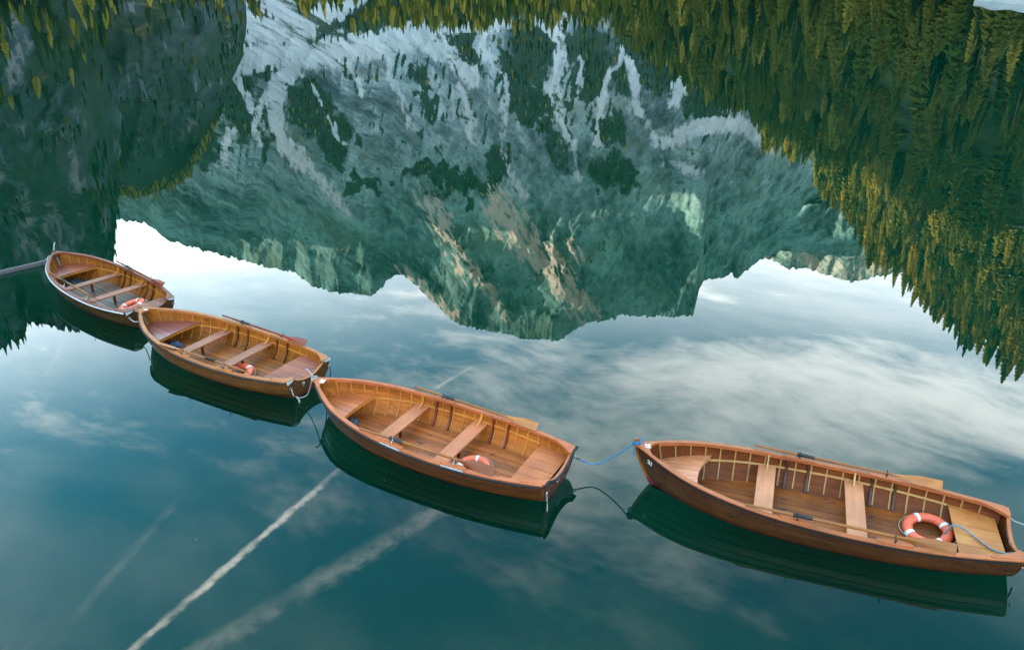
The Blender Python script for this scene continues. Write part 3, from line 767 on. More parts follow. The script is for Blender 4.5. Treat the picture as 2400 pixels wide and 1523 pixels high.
# ---------------------------------------------------------------- materials of the boats
def wood(name, dark, mid, light, axis='x', rough=0.42, coat=0.0, wear=0.0, wearc=(0.5, 0.4, 0.34, 1), stain=0.0, paint=None, spec=0.4, vary=0.30):
    m, t = new_mat(name)
    oc = t.node('ShaderNodeTexCoord').outputs['Object']
    ox, oy, oz = t.sep(oc)
    rnd = t.node('ShaderNodeObjectInfo').outputs['Random']
    sh = t.m('MULTIPLY', rnd, 37.0)
    k = {'x': (0.9, 16.0, 16.0), 'y': (16.0, 0.9, 16.0), 'z': (16.0, 16.0, 0.9)}[axis]
    g = t.xyz(t.m('ADD', t.m('MULTIPLY', ox, k[0]), sh), t.m('MULTIPLY', oy, k[1]), t.m('MULTIPLY', oz, k[2]))
    n1 = t.noise(g, 1.0, 6, 0.6, 0.6)
    n2 = t.noise(g, 5.0, 4, 0.6, 0.2)
    n3 = t.noise(oc, 2.3, 4, 0.6)
    f = t.m('ADD', t.m('MULTIPLY', n1, 0.75), t.m('MULTIPLY', n2, 0.25))
    c = t.ramp(f, ((0.30, dark), (0.50, mid), (0.70, light)))
    br = t.m('ADD', 1.0 - vary / 2, t.m('MULTIPLY', rnd, vary))
    br = t.m('MULTIPLY', br, t.smooth(n3, 0.2, 0.8, 0.82, 1.15))
    c = t.mix(1.0, c, t.xyz(br, br, br), 'MULTIPLY')
    if wear:
        wf = t.m('MULTIPLY', t.smooth(t.m('ADD', t.m('MULTIPLY', n3, 0.65), t.m('MULTIPLY', n2, 0.35)), 0.42, 0.66), wear)
        c = t.mix(wf, c, wearc)
    if stain:
        ns = t.noise(t.xyz(t.m('MULTIPLY', ox, 1.0), t.m('MULTIPLY', oy, 2.0), 0.0), 2.6, 5, 0.65, 0.5)
        c = t.mix(t.smooth(ns, 0.60, 0.67, 0.0, stain), c, (0.020, 0.014, 0.014, 1))
    rg_ = rough
    if paint:
        pl = t.smooth(ox, 0.15, 1.3, -0.055, 0.0)
        pf = t.smooth(t.m('ADD', oz, pl), 0.062, 0.074, 1.0, 0.0)
        c = t.mix(pf, c, t.mix(t.smooth(n3, 0.35, 0.7), paint, tuple(v * .55 for v in paint[:3]) + (1,)))
        damp = t.smooth(t.m('ADD', oz, t.m('MULTIPLY', n1, 0.10)), 0.06, 0.17, 0.62, 1.0)
        c = t.mix(1.0, c, t.xyz(damp, damp, damp), 'MULTIPLY')
    ro = t.smooth(n2, 0.3, 0.7, rg_ - 0.06, rg_ + 0.14)
    # dirt gathered along the grain and scuffs
    c = t.mix(t.smooth(t.m('ADD', t.m('MULTIPLY', n2, 0.5), t.m('MULTIPLY', n3, 0.5)), 0.36, 0.27, 0.0, 0.55), c, tuple(v * .28 for v in dark[:3]) + (1,))
    pb = principled(t, c, ro, spec, bump(t, t.m('ADD', n1, t.m('MULTIPLY', n2, 0.4)), 0.35, 0.003))
    pb.inputs['Coat Weight'].default_value = coat; pb.inputs['Coat Roughness'].default_value = 0.16
    return m

def plain(name, c, rough=0.5, metal=0.0, c2=None, scale=30.0, b=0.0):
    m, t = new_mat(name)
    oc = t.node('ShaderNodeTexCoord').outputs['Object']
    n = t.noise(oc, scale, 4, 0.6)
    col = t.mix(t.smooth(n, 0.35, 0.7), c, c2 or tuple(v * 0.75 for v in c[:3]) + (1,))
    p = principled(t, col, rough, 0.5, bump(t, n, b, 0.002) if b else None)
    p.inputs['Metallic'].default_value = metal
    return m
def rgb(r, g, b):
    c = [(v / 255.0) ** 2.2 for v in (r, g * .925, b * .86)]; l = sum(c) / 3
    return tuple(max(.004, .72 * (l + (v - l) * 1.22)) for v in c) + (1,)
def shades(c, lo=.62, hi=1.32): return tuple(v * lo for v in c[:3]) + (1,), c, tuple(min(.9, v * hi) for v in c[:3]) + (1,)

m_blackrope = plain('black_rope', (0.012, 0.012, 0.014, 1), 0.75, b=0.5)
m_whiterope = plain('white_rope', (0.38, 0.36, 0.33, 1), 0.85, c2=(0.25, 0.23, 0.21, 1), scale=60, b=0.5)
m_bluerope = plain('blue_rope', (0.015, 0.10, 0.23, 1), 0.7, c2=(0.03, 0.16, 0.30, 1), scale=60, b=0.5)
m_tealrope = plain('grey_teal_rope', (0.07, 0.15, 0.18, 1), 0.7, c2=(0.16, 0.24, 0.27, 1), scale=40, b=0.5)
m_darkrope = plain('dark_wet_rope', (0.020, 0.035, 0.040, 1), 0.6, b=0.4)
m_chrome = plain('galvanised_metal', (0.62, 0.63, 0.64, 1), 0.28, 1.0)
m_black = plain('black_rubber', (0.010, 0.010, 0.013, 1), 0.45)
m_whitep = plain('white_plastic', (0.48, 0.49, 0.50, 1), 0.35)
m_paintw = plain('white_paint', (0.75, 0.75, 0.74, 1), 0.5)
m_orange = plain('orange_plastic', (0.74, 0.115, 0.040, 1), 0.45, c2=(0.60, 0.085, 0.035, 1), scale=6)
m_band = plain('reflective_band', (0.66, 0.67, 0.72, 1), 0.35)
m_tarp = plain('blue_tarpaulin', (0.010, 0.022, 0.050, 1), 0.5, c2=(0.02, 0.04, 0.08, 1), scale=5)
m_oar = wood('oar_wood', *shades(rgb(142, 98, 64)), rough=.35, vary=.5)
m_oar_red = wood('varnished_oar_wood', *shades(rgb(128, 66, 38)), rough=.3, vary=.3)
m_blade = wood('oar_blade_wood', *shades(rgb(182, 128, 90)), rough=.4, wear=.3, wearc=rgb(205, 160, 120), vary=.3)
m_boom = wood('weathered_grey_timber', *shades(rgb(92, 92, 104), .7, 1.2), rough=.7)

# ---------------------------------------------------------------- mesh helpers
def sweep(pts, rights, ups, w, h, u0=-.5, v0=-.5):
    """rectangle w x h carried along pts; w, h numbers or lists; returns verts, faces"""
    n = len(pts); vs = []; fs = []
    for i, p in enumerate(pts):
        ww = w[i] if hasattr(w, '__len__') else w; hh = h[i] if hasattr(h, '__len__') else h
        r_, u_ = rights[i], ups[i]
        for a, b in ((0, 0), (1, 0), (1, 1), (0, 1)):
            vs.append(p + r_ * (ww * (u0 + a)) + u_ * (hh * (v0 + b)))
    for i in range(n - 1):
        for j in range(4):
            k = (j + 1) % 4
            fs.append((i * 4 + j, i * 4 + k, i * 4 + 4 + k, i * 4 + 4 + j))
    fs += [(3, 2, 1, 0), tuple(n * 4 - 4 + j for j in range(4))]
    return vs, fs

def bevelled(o, w=.004, seg=2):
    md = o.modifiers.new('edge', 'BEVEL'); md.width = w; md.segments = seg; md.limit_method = 'ANGLE'; md.angle_limit = R(40)
    return o

def tube(pts, rad, n=8, lobes=0, twist=0.0, amp=.18):
    """round or laid (twisted) rope along pts"""
    pts = [Vector(p) for p in pts]; vs = []; fs = []
    t0 = (pts[1] - pts[0]).normalized()
    nr = t0.orthogonal().normalized(); s = 0.0
    for i, p in enumerate(pts):
        tg = (pts[min(i + 1, len(pts) - 1)] - pts[max(i - 1, 0)])
        tg = tg.normalized() if tg.length > 1e-9 else t0
        nr = (nr - tg * nr.dot(tg)); nr = nr.normalized() if nr.length > 1e-9 else tg.orthogonal().normalized()
        bn = tg.cross(nr)
        if i: s += (p - pts[i - 1]).length
        rr = rad[i] if hasattr(rad, '__len__') else rad
        for j in range(n):
            a = 6.28318 * j / n
            r_ = rr * (1 + (amp * math.cos(lobes * (a - twist * s)) if lobes else 0))
            vs.append(p + nr * (math.cos(a) * r_) + bn * (math.sin(a) * r_))
    for i in range(len(pts) - 1):
        for j in range(n):
            k = (j + 1) % n
            fs.append((i * n + j, i * n + k, i * n + n + k, i * n + n + j))
    fs += [tuple(range(n))[::-1], tuple((len(pts) - 1) * n + j for j in range(n))]
    return vs, fs

def smooth_path(pts, n=24):
    pts = [Vector(p) for p in pts]; out = []
    for i in range(len(pts) - 1):
        p0, p1, p2, p3 = pts[max(0, i - 1)], pts[i], pts[i + 1], pts[min(len(pts) - 1, i + 2)]
        for k in range(n):
            f = k / n
            out.append(0.5 * ((2 * p1) + (p2 - p0) * f + (2 * p0 - 5 * p1 + 4 * p2 - p3) * f * f + (3 * p1 - p0 - 3 * p2 + p3) * f ** 3))
    return out + [pts[-1]]

def prism(outline, axis, a, b):
    """closed outline of 2-D points extruded between a and b along axis 'x' or 'z'"""
    n = len(outline)
    def v(p, c): return Vector((c, p[0], p[1])) if axis == 'x' else Vector((p[0], p[1], c))
    vs = [v(p, a) for p in outline] + [v(p, b) for p in outline]
    fs = [tuple(range(n))[::-1], tuple(range(n, 2 * n))] + [(i, (i + 1) % n, n + (i + 1) % n, n + i) for i in range(n)]
    return vs, fs

def text_mesh(body, size):
    cu = bpy.data.curves.new('number', 'FONT'); cu.body = body; cu.size = size; cu.extrude = 0.0015
    cu.align_x = 'CENTER'; cu.align_y = 'CENTER'; cu.offset = 0.004
    ob = bpy.data.objects.new('number', cu); COL.objects.link(ob)
    dg = bpy.context.evaluated_depsgraph_get(); dg.update()
    me = bpy.data.meshes.new_from_object(ob.evaluated_get(dg))
    bpy.data.objects.remove(ob)
    me.materials.clear(); me.materials.append(m_paintw)
    return me

def frame_matrix(origin, xdir, zdir):
    z = Vector(zdir).normalized(); x = Vector(xdir); x = (x - z * x.dot(z)).normalized(); y = z.cross(x)
    m = Matrix((x, y, z)).transposed().to_4x4(); m.translation = Vector(origin)
    return m

# ---------------------------------------------------------------- a rowing boat with all its timbers
def build_boat(b, cfg):
    L = b.L
    root = empty('rowing_boat', (b.bow[0], b.bow[1], 0), (0, 0, R(b.head)))
    tag(root, cfg['label'], 'rowing boat', 'moored wooden rowing boats')
    m_hull, m_in, m_top, m_thw, m_floor, m_rib, m_seat, m_deck = (cfg[k] for k in ('hull', 'inner', 'top', 'thwart', 'floor', 'rib', 'seat', 'deck'))
    rg = random.Random(cfg['seed'])
    Z = Vector((0, 0, 1)); X = Vector((1, 0, 0))
    # planking
    NS = 8; ts = [0.0, .012, .03] + [0.06 + i * (0.94 / 26) for i in range(27)]
    for sd in (1, -1):
        for k in range(NS):
            p0 = (k / NS) ** 0.95; p1 = ((k + 1) / NS) ** 0.95
            vs = []; fs = []; n = len(ts)
            for t_ in ts:
                for j in range(4):
                    f = (0.045, .3, .7, .955)[j]; ph = min(.995, p0 + (p1 - p0) * f)
                    vs.append(b.pt(t_, ph, 0.004 + 0.007 * f, sd))
                for j in range(4):
                    f = 1 - j / 3.0; ph = min(.995, p0 + (p1 - p0) * f)
                    vs.append(b.pt(t_, ph, -0.009, sd))
            for i in range(n - 1):
                for j in range(8):
                    q_ = (i * 8 + j, i * 8 + (j + 1) % 8, i * 8 + 8 + (j + 1) % 8, i * 8 + 8 + j)
                    fs.append(q_ if sd == 1 else q_[::-1])
            fs += [tuple(range(8))[::-1] if sd == 1 else tuple(range(8)), tuple((n - 1) * 8 + j for j in range(8))]
            o = mesh_obj('strake', vs, fs, m_hull, root)
            o.data.materials.append(m_in)
            for pi, pol in enumerate(o.data.polygons):
                if pi < (n - 1) * 8 and (pi % 8) in (4, 5, 6): pol.material_index = 1
    # stem and keel
    pth = [Vector((-.012, 0, _c(SHEER, 0) + cfg.get('post', .03)))] + [b.pt(0, ph) for ph in (0.0, .15, .3, .45, .6, .75, .9)]
    pth = [Vector((p.x - .012, 0, p.z)) for p in pth] + [Vector((b.raw(t_, .99).x, 0, _c(KEEL, t_) - .01)) for t_ in (.02, .05, .09, .14)]
    tang = [(pth[min(i + 1, len(pth) - 1)] - pth[max(i - 1, 0)]).normalized() for i in range(len(pth))]
    Yv = Vector((0, 1, 0))
    vs, fs = sweep(pth, [Yv] * len(pth), [tg.cross(Yv) for tg in tang], .050, .075)
    bevelled(mesh_obj('stem', vs, fs, cfg.get('stem', m_hull), root), .008)
    kp = [Vector((t_ * L, 0, _c(KEEL, t_) - .02)) for t_ in (.12, .3, .5, .7, .9, .985)]
    vs, fs = sweep(kp, [Yv] * 6, [Z] * 6, .045, .06)
    mesh_obj('keel', vs, fs, m_hull, root)
    # gunwale caps, inwales, risers
    tg_ = [i / 40 for i in range(41)]
    for sd in (1, -1):
        def edge(t_): return b.pt(t_, 0, 0, sd)
        def nrm(t_):
            a, c = edge(max(0, t_ - .01)), edge(min(1, t_ + .01)); d = c - a
            v = Vector((-d.y, d.x, 0)).normalized()
            return v if v.y * sd > 0 else -v
        outs = [nrm(t_) for t_ in tg_]
        prof = [.5 + .5 * min(1, t_ / .10) for t_ in tg_]
        vs, fs = sweep([edge(t_) + o_ * (.022 - .036 * q_) + Z * .006 for t_, o_, q_ in zip(tg_, outs, prof)], outs, [Z] * 41, [.072 * q_ for q_ in prof], .024)
        bevelled(mesh_obj('gunwale', vs, fs, m_top, root), .005)
        ti = [.055 + .925 * i / 36 for i in range(37)]
        oi = [nrm(t_) for t_ in ti]
        vs, fs = sweep([edge(t_) - o_ * .034 - Z * .022 for t_, o_ in zip(ti, oi)], oi, [Z] * 37, .020, .034)
        bevelled(mesh_obj('inwale', vs, fs, m_top, root), .003)
        vs, fs = sweep([edge(t_) + o_ * .016 - Z * .022 for t_, o_ in zip(ti, oi)], oi, [Z] * 37, .016, .032)
        mesh_obj('rubbing_strake', vs, fs, cfg.get('rubber', m_hull), root)
        tr = [.17 + .70 * i / 24 for i in range(25)]
        zr = .245
        pp = []; rr = []; uu = []
        for t_ in tr:
            ph = b.ph_at(t_, zr + .03 * (1 - t_)); p = b.pt(t_, ph, -.026, sd); q_ = b.pt(t_, ph, -.036, sd)
            pp.append(p); d_ = (q_ - p).normalized(); rr.append(d_); uu.append(d_.cross(X).normalized() * (1 if d_.cross(X).z > 0 else -1))
        vs, fs = sweep(pp, rr, uu, .018, .032)
        bevelled(mesh_obj('riser', vs, fs, m_rib, root), .003)
        # steamed ribs
        for i in range(21):
            t_ = .058 + i * .0445
            top = 0.045; zf = cfg['zfloor'] - .015
            bot = b.ph_at(t_, max(zf, _c(KEEL, t_) + .03))
            phs = [top + (bot - top) * j / 9 for j in range(10)]
            pp = [b.pt(t_, ph, -.0165, sd) for ph in phs]
            inn = [(b.pt(t_, ph, -.03, sd) - b.pt(t_, ph, -.01, sd)).normalized() for ph in phs]
            dn = [(pp[min(j + 1, 9)] - pp[max(j - 1, 0)]).normalized() for j in range(10)]
            rt = [d_.cross(n_).normalized() for d_, n_ in zip(dn, inn)]
            vs, fs = sweep(pp, rt, inn, .019, .014)
            mesh_obj('rib', vs, fs, m_rib, root)
        # rowlock cheeks: pairs of upright blocks against the side
        for tl in (.465, .705):
            for dt in (-.032, .030):
                phs = [.05 + .50 * j / 7 for j in range(8)]
                pp = [b.pt(tl + dt, ph, -.036, sd) for ph in phs]
                inn = [(b.pt(tl + dt, ph, -.05, sd) - b.pt(tl + dt, ph, -.02, sd)).normalized() for ph in phs]
                dn = [(pp[min(j + 1, 7)] - pp[max(j - 1, 0)]).normalized() for j in range(8)]
                rt = [d_.cross(n_).normalized() for d_, n_ in zip(dn, inn)]
                vs, fs = sweep(pp, rt, inn, .036, .034)
                bevelled(mesh_obj('rowlock_cheek', vs, fs, cfg['cheek'], root), .006)
            e_, o_ = edge(tl), nrm(tl)
            vs, fs = sweep([edge(tl + dt) - nrm(tl + dt) * .036 + Z * .026 for dt in (-.045, -.03, 0, .03, .045)], [nrm(tl)] * 5, [Z] * 5, [.05, .085, .095, .085, .05], .018)
            bevelled(mesh_obj('rowlock_pad', vs, fs, m_top, root), .004)
            if cfg.get('plate'):
                vs, fs = sweep([edge(tl + dt) + nrm(tl + dt) * .0235 + Z * .012 for dt in (-.04, -.02, 0, .02, .04)], [nrm(tl)] * 5, [Z] * 5, .006, .022)
                mesh_obj('rowlock_plate', vs, fs, cfg['plate'], root)
            c_ = e_ - o_ * .030 + Z * .036
            lk = cfg['lock']
            vs, fs = tube([c_ - Z * .02, c_ + Z * .03], .010, 8)
            rl = mesh_obj('rowlock', vs, fs, lk, root, True)
            fw = Vector((-o_.y, o_.x, 0))
            hp = [c_ + Z * .085 + o_ * .040, c_ + Z * .055 + o_ * .036, c_ + Z * .034 + o_ * .018, c_ + Z * .028, c_ + Z * .034 - o_ * .018, c_ + Z * .055 - o_ * .036, c_ + Z * .085 - o_ * .040]
            vs, fs = tube(smooth_path(hp, 4), .0065, 6)
            mesh_obj('horn', vs, fs, lk, rl, True)
    # transom
    def tr_top(y, bb):
        q_ = abs(y) / (.70 * bb)
        return _c(SHEER, 1) + .010 - (.115 * (1 - q_ ** 2) + .035 if q_ < 1 else 0)
    bb = b.raw(1, 0).y
    low = [b.raw(1, ph) for ph in [i / 14 for i in range(15)]]
    out = [(p.y, p.z) for p in low] + [(-p.y, p.z) for p in low[::-1]][1:]
    topy = [-bb + 2 * bb * i / 40 for i in range(1, 40)]
    out += [(y, tr_top(y, bb)) for y in topy]
    n = len(out); vs = []
    for dx_ in (-.004, .030):
        for (y, z) in out:
            v_ = (_c(SHEER, 1) - z) / (_c(SHEER, 1) - _c(KEEL, 1))
            vs.append(Vector((L + dx_ - .07 * max(0, v_), y * 1.012, z)))
    fs = [tuple(range(n))[::-1], tuple(range(n, 2 * n))] + [(i, (i + 1) % n, n + (i + 1) % n, n + i) for i in range(n)]
    tro = mesh_obj('transom', vs, fs, m_hull, root)
    cp = [(y, tr_top(y, bb)) for y in [-.99 * bb + 1.98 * bb * i / 48 for i in range(49)]]
    pp = [Vector((L + .012, y, z + .005)) for y, z in cp]
    vs, fs = sweep(pp, [X] * 49, [Z] * 49, .046, .014)
    bevelled(mesh_obj('transom_cap', vs, fs, m_top, root), .003)
    # breasthook and quarter knees
    bh = [(-.015, .0)] + [(b.raw(t_, 0).x, b.raw(t_, 0).y - .012) for t_ in (.01, .03, .05, .075, .10)]
    xe, ye = bh[-1]
    arc = [(xe - .30 * math.cos(a) ** 1.2 * 1.0, (ye - .045) * math.sin(a)) for a in (1.45, 1.2, .9, .6, .3, 0.0)]
    hp = bh + [(x, y) for x, y in arc]
    ol = hp + [(x, -y) for x, y in hp[::-1]][1:-1]
    zz = [_c(SHEER, min(1, max(0, x / L))) for x, y in ol]
    n = len(ol)
    vs = [Vector((x, y, z - .022)) for (x, y), z in zip(ol, zz)] + [Vector((x, y, z + .0205)) for (x, y), z in zip(ol, zz)]
    fs = [tuple(range(n))[::-1], tuple(range(n, 2 * n))] + [(i, (i + 1) % n, n + (i + 1) % n, n + i) for i in range(n)]
    bho = mesh_obj('breasthook', vs, fs, m_top, root)
    for sd in (1, -1):
        e1 = b.raw(1, 0); e2 = b.raw(.93, 0)
        kn = [(e1.x + .004, e1.y - .01), (e1.x + .004, e1.y - .20), (e1.x - .06, e1.y - .135), (e1.x - .14, e1.y - .075), (e2.x - .02, e2.y - .035), (e2.x, e2.y - .01)]
        kn = [(x, y * sd) for x, y in kn]
        if sd == 1: kn = kn[::-1]
        n = len(kn); z1 = _c(SHEER, .98)
        vs = [Vector((x, y, z1 - .025)) for x, y in kn] + [Vector((x, y, z1 + .0235)) for x, y in kn]
        fs = [tuple(range(n))[::-1], tuple(range(n, 2 * n))] + [(i, (i + 1) % n, n + (i + 1) % n, n + i) for i in range(n)]
        bevelled(mesh_obj('quarter_knee', vs, fs, m_top, root), .004)
    # floorboards
    zf = cfg['zfloor']; nb = 9; wd = .118
    for k in range(nb):
        y0 = (k - nb / 2) * wd + .0035; y1 = y0 + wd - .007
        xs = [.10 * L + (.955 - .10) * L * i / 40 for i in range(41)]
        lo = []; hi = []; dz_ = rg.uniform(-.002, .002)
        for x in xs:
            hw = b.half(x, zf, -.016)
            a, c = max(y0, -hw), min(y1, hw)
            if c - a > .012: lo.append((x, a)); hi.append((x, c))
        if len(lo) < 3: continue
        vs, fs = prism(lo + hi[::-1], 'z', zf - .015 + dz_, zf + dz_)
        bevelled(mesh_obj('floorboard', vs, fs, m_floor, root), .002, 1)
    # thwarts with knees and posts
    for tt, zt in ((.378, .275), (.623, .265)):
        x0 = tt * L; w2 = cfg.get('tw', .125)
        ys = [-1 + i / 8 for i in range(17)]
        f0 = [(x0 - w2, b.half(x0 - w2, zt, -.016) * q_) for q_ in ys]; f1 = [(x0 + w2, b.half(x0 + w2, zt, -.016) * q_) for q_ in ys]
        vs, fs = prism(f0[::-1] + f1, 'z', zt - .030, zt)
        th = bevelled(mesh_obj('thwart', vs, fs, m_thw, root), .006)
        vs, fs = sweep([Vector((x0, 0, zf)), Vector((x0, 0, zt - .03))], [X] * 2, [Vector((0, 1, 0))] * 2, .036, .050)
        bevelled(mesh_obj('post', vs, fs, cfg['cheek'], th), .004)
        for sd in (1, -1):
            hy = b.half(x0, zt, -.014); gy = b.half(x0, zt + .12, -.014); gt = _c(SHEER, tt) - .004
            gy2 = b.half(x0, gt - .02, -.03)
            kn = [(hy, zt + .001), (gy, zt + .10), (gy2 + .012, gt), (gy2 - .022, gt), (gy2 - .034, gt - .05), (gy2 - .058, zt + .06), (gy2 - .105, zt + .028), (gy2 - .165, zt + .012), (gy2 - .170, zt + .001)]
            kn = [(y * sd, z) for y, z in kn]
            if sd == -1: kn = kn[::-1]
            kw = cfg.get('knee_w', .018)
            vs, fs = prism(kn, 'x', x0 - kw, x0 + kw)
            bevelled(mesh_obj('knee', vs, fs, cfg.get('knee', m_rib), th), .004)
    # bow seat: planks fanning out from the stem
    zb = .345; xa = .050 * L; xb = cfg.get('bowx', .192) * L; nk = 7
    def aft(fr): return xb + cfg.get('arc', .012) * L * (abs(fr) ** 2.2 - .3)
    bp = [Vector((aft(q_) - .020, b.half(aft(q_) - .03, zb - .05, -.018) * q_, zb - .040)) for q_ in [-1 + i / 8 for i in range(17)]]
    vs, fs = sweep(bp, [X] * 17, [Z] * 17, .026, .045)
    bs = mesh_obj('bow_seat', vs, fs, m_rib, root)
    for k in range(nk):
        f0, f1 = -1 + 2 * k / nk, -1 + 2 * (k + 1) / nk
        lo = []; hi = []
        for i in range(15):
            q_ = i / 14
            for lst, fr, sg in ((lo, f0, 1), (hi, f1, -1)):
                x = xa + (aft(fr) - xa) * q_; y = b.half(x, zb, -.016) * fr + sg * .0030
                lst.append((x, y))
        dz_ = rg.uniform(-.0015, .0015)
        vs, fs = prism(lo + hi[::-1], 'z', zb - .017 + dz_, zb + dz_)
        bevelled(mesh_obj('seat_plank', vs, fs, m_deck, bs), .0015, 1)
    # stern seat: fore-and-aft planks
    zs_ = .262; x0 = cfg.get('sternx', .870) * L; nk = 6
    bp = [Vector((x0 + .03, b.half(x0 + .03, zs_ - .04, -.018) * q_, zs_ - .035)) for q_ in [-1 + i / 6 for i in range(13)]]
    vs, fs = sweep(bp, [X] * 13, [Z] * 13, .028, .040)
    ss = mesh_obj('stern_seat', vs, fs, m_rib, root)
    for k in range(nk):
        hw0 = b.half(x0, zs_, -.016)
        y0, y1 = hw0 * (-1 + 2 * k / nk) + .003, hw0 * (-1 + 2 * (k + 1) / nk) - .003
        lo = []; hi = []
        for i in range(9):
            x = x0 + (.992 * L - .045 - x0) * i / 8; hw = b.half(x, zs_, -.016)
            a, c = max(y0, -hw), min(y1, hw)
            if c - a > .008: lo.append((x, a)); hi.append((x, c))
        dz_ = rg.uniform(-.0015, .0015)
        vs, fs = prism(lo + hi[::-1], 'z', zs_ - .018 + dz_, zs_ + dz_)
        bevelled(mesh_obj('seat_plank', vs, fs, m_seat, ss), .002, 1)
    # rope fender or plastic strip along the gunwale
    if cfg.get('fender'):
        for sd in cfg.get('fender_sides', (1, -1)):
            tt = [.03 + .965 * i / 150 for i in range(151)]
            pp = []
            for t_ in tt:
                a, c = b.pt(max(0, t_ - .01), 0, 0, sd), b.pt(min(1, t_ + .01), 0, 0, sd); d = c - a
                o_ = Vector((-d.y, d.x, 0)).normalized(); o_ = o_ if o_.y * sd > 0 else -o_
                pp.append(b.pt(t_, 0, 0, sd) + o_ * .030 - Z * .016)
            lob = 0 if cfg['fender'] is m_whitep else 3
            vs, fs = tube(pp, .017, 9 if lob else 8, lob, 70.0)
            mesh_obj('rub_rope' if lob else 'rub_strip', vs, fs, cfg['fender'], root, True)
    if cfg.get('stern_rope'):
        pp = smooth_path([Vector((L + .046, y, tr_top(y, bb) + .002)) for y in [-bb * 1.03 + 2.06 * bb * i / 18 for i in range(19)]], 8)
        vs, fs = tube(pp, .022, 9, 3, 60.0)
        mesh_obj('rub_rope', vs, fs, m_blackrope, root, True)
    # ring bolts on the transom corners and small fittings
    for sd in (1, -1):
        c_ = Vector((L + .034, sd * (bb - .045), .33))
        ring = [c_ + Vector((0.012 + .006 * math.sin(a), .026 * math.cos(a), .026 * math.sin(a) - .02)) for a in [6.2832 * i / 14 for i in range(15)]]
        vs, fs = tube(ring, .005, 6)
        mesh_obj('ring_bolt', vs, fs, m_chrome, tro, True)
    if cfg.get('corner'):
        for sd in (1, -1):
            y0 = bb * 1.015
            pl = [(sd * y0, .452), (sd * (y0 - .17), .452), (sd * (y0 - .11), .415), (sd * y0, .395)]
            if sd == 1: pl = pl[::-1]
            vs, fs = prism(pl, 'x', L + .027, L + .042)
            mesh_obj('corner_plate', vs, fs, m_whitep, tro)
    # painted numbers
    if cfg.get('bow_no'):
        me = text_mesh(cfg['bow_no'], .105)
        o = link(bpy.data.objects.new('painted_number', me), bho)
        nz = Vector((-(_c(SHEER, .05) - _c(SHEER, .01)) / (.04 * L), 0, 1))
        o.matrix_local = frame_matrix((.155, 0.0, _c(SHEER, .155 / L) + .0235), cfg.get('bow_dir', (.35, -1, 0)), nz)
    if cfg.get('side_no'):
        me = text_mesh(cfg['side_no'], .10)
        o = link(bpy.data.objects.new('painted_number', me), root)
        p = b.pt(.045, .12, .012, -1); du = b.pt(.07, .12, .012, -1) - b.pt(.02, .12, .012, -1); dv = b.pt(.045, .16, .012, -1) - b.pt(.045, .08, .012, -1)
        nn = du.cross(dv); nn = nn if nn.y < 0 else -nn
        o.matrix_local = frame_matrix(p + nn.normalized() * .004, du, nn)
    if cfg.get('stern_no'):
        me = text_mesh(cfg['stern_no'], .13)
        o = link(bpy.data.objects.new('painted_number', me), tro)
        o.matrix_local = frame_matrix((L + .031 - .07 * .36, cfg.get('sn_y', 0.02), .225), (0, 1, 0), (1, 0, -.12))
    return root

def oar(b, x0, x1, y0, y1, z0, z1, roll, label, blade_m, shaft_m, sleeve_at=.24, flip=False, group='oars laid along the gunwales'):
    """oar lying along the boat; grip at x0, blade tip at x1 (boat coordinates)"""
    p0, p1 = Vector((x0, y0, z0)), Vector((x1, y1, z1))
    d = (p1 - p0).normalized(); Lo = (p1 - p0).length
    wp0 = b.W(p0); wd = (b.M.to_3x3() @ d)
    root = empty('oar', wp0)
    side = Vector((0, 0, 1)).cross(wd).normalized()
    m = frame_matrix(wp0, wd, side.cross(wd).cross(wd) if False else wd.cross(side))
    root.matrix_world = m @ Matrix.Rotation(roll, 4, 'X')
    tag(root, label, 'oar', group)
    st = [0, .004, .10, .105, .13, .5, .74, .80]
    rad = [.014, .017, .017, .015, .021, .021, .018, .016]
    vs, fs = tube([Vector((s * Lo, 0, 0)) for s in st], rad, 10)
    mesh_obj('shaft', vs, fs, shaft_m, root, True)
    s0 = sleeve_at * Lo
    vs, fs = tube([Vector((s0 + q_, 0, 0)) for q_ in (0, .004, .012, .016, .020, .235, .24)], [.020, .036, .036, .036, .0265, .0265, .021], 12)
    mesh_obj('rubber_sleeve', vs, fs, m_black, root, True)
    # blade
    n = 14; vs = []; fs = []
    for i in range(n + 1):
        q_ = i / n; x = (.745 + .255 * q_) * Lo
        hw = .018 + (.072 - .018) * min(1, (q_ / .55)) ** 1.3
        th = .015 * (1 - q_) + .006
        for yy, zz in ((-hw, 0), (-hw * .3, th * .8), (0, th), (hw * .3, th * .8), (hw, 0), (hw * .3, -th * .8), (0, -th), (-hw * .3, -th * .8)):
            vs.append(Vector((x, yy, zz)))
    for i in range(n):
        for j in range(8):
            k = (j + 1) % 8
            fs.append((i * 8 + j, i * 8 + k, i * 8 + 8 + k, i * 8 + 8 + j))
    fs += [tuple(range(8))[::-1], tuple(n * 8 + j for j in range(8))]
    mesh_obj('blade', vs, fs, blade_m, root)
    return root

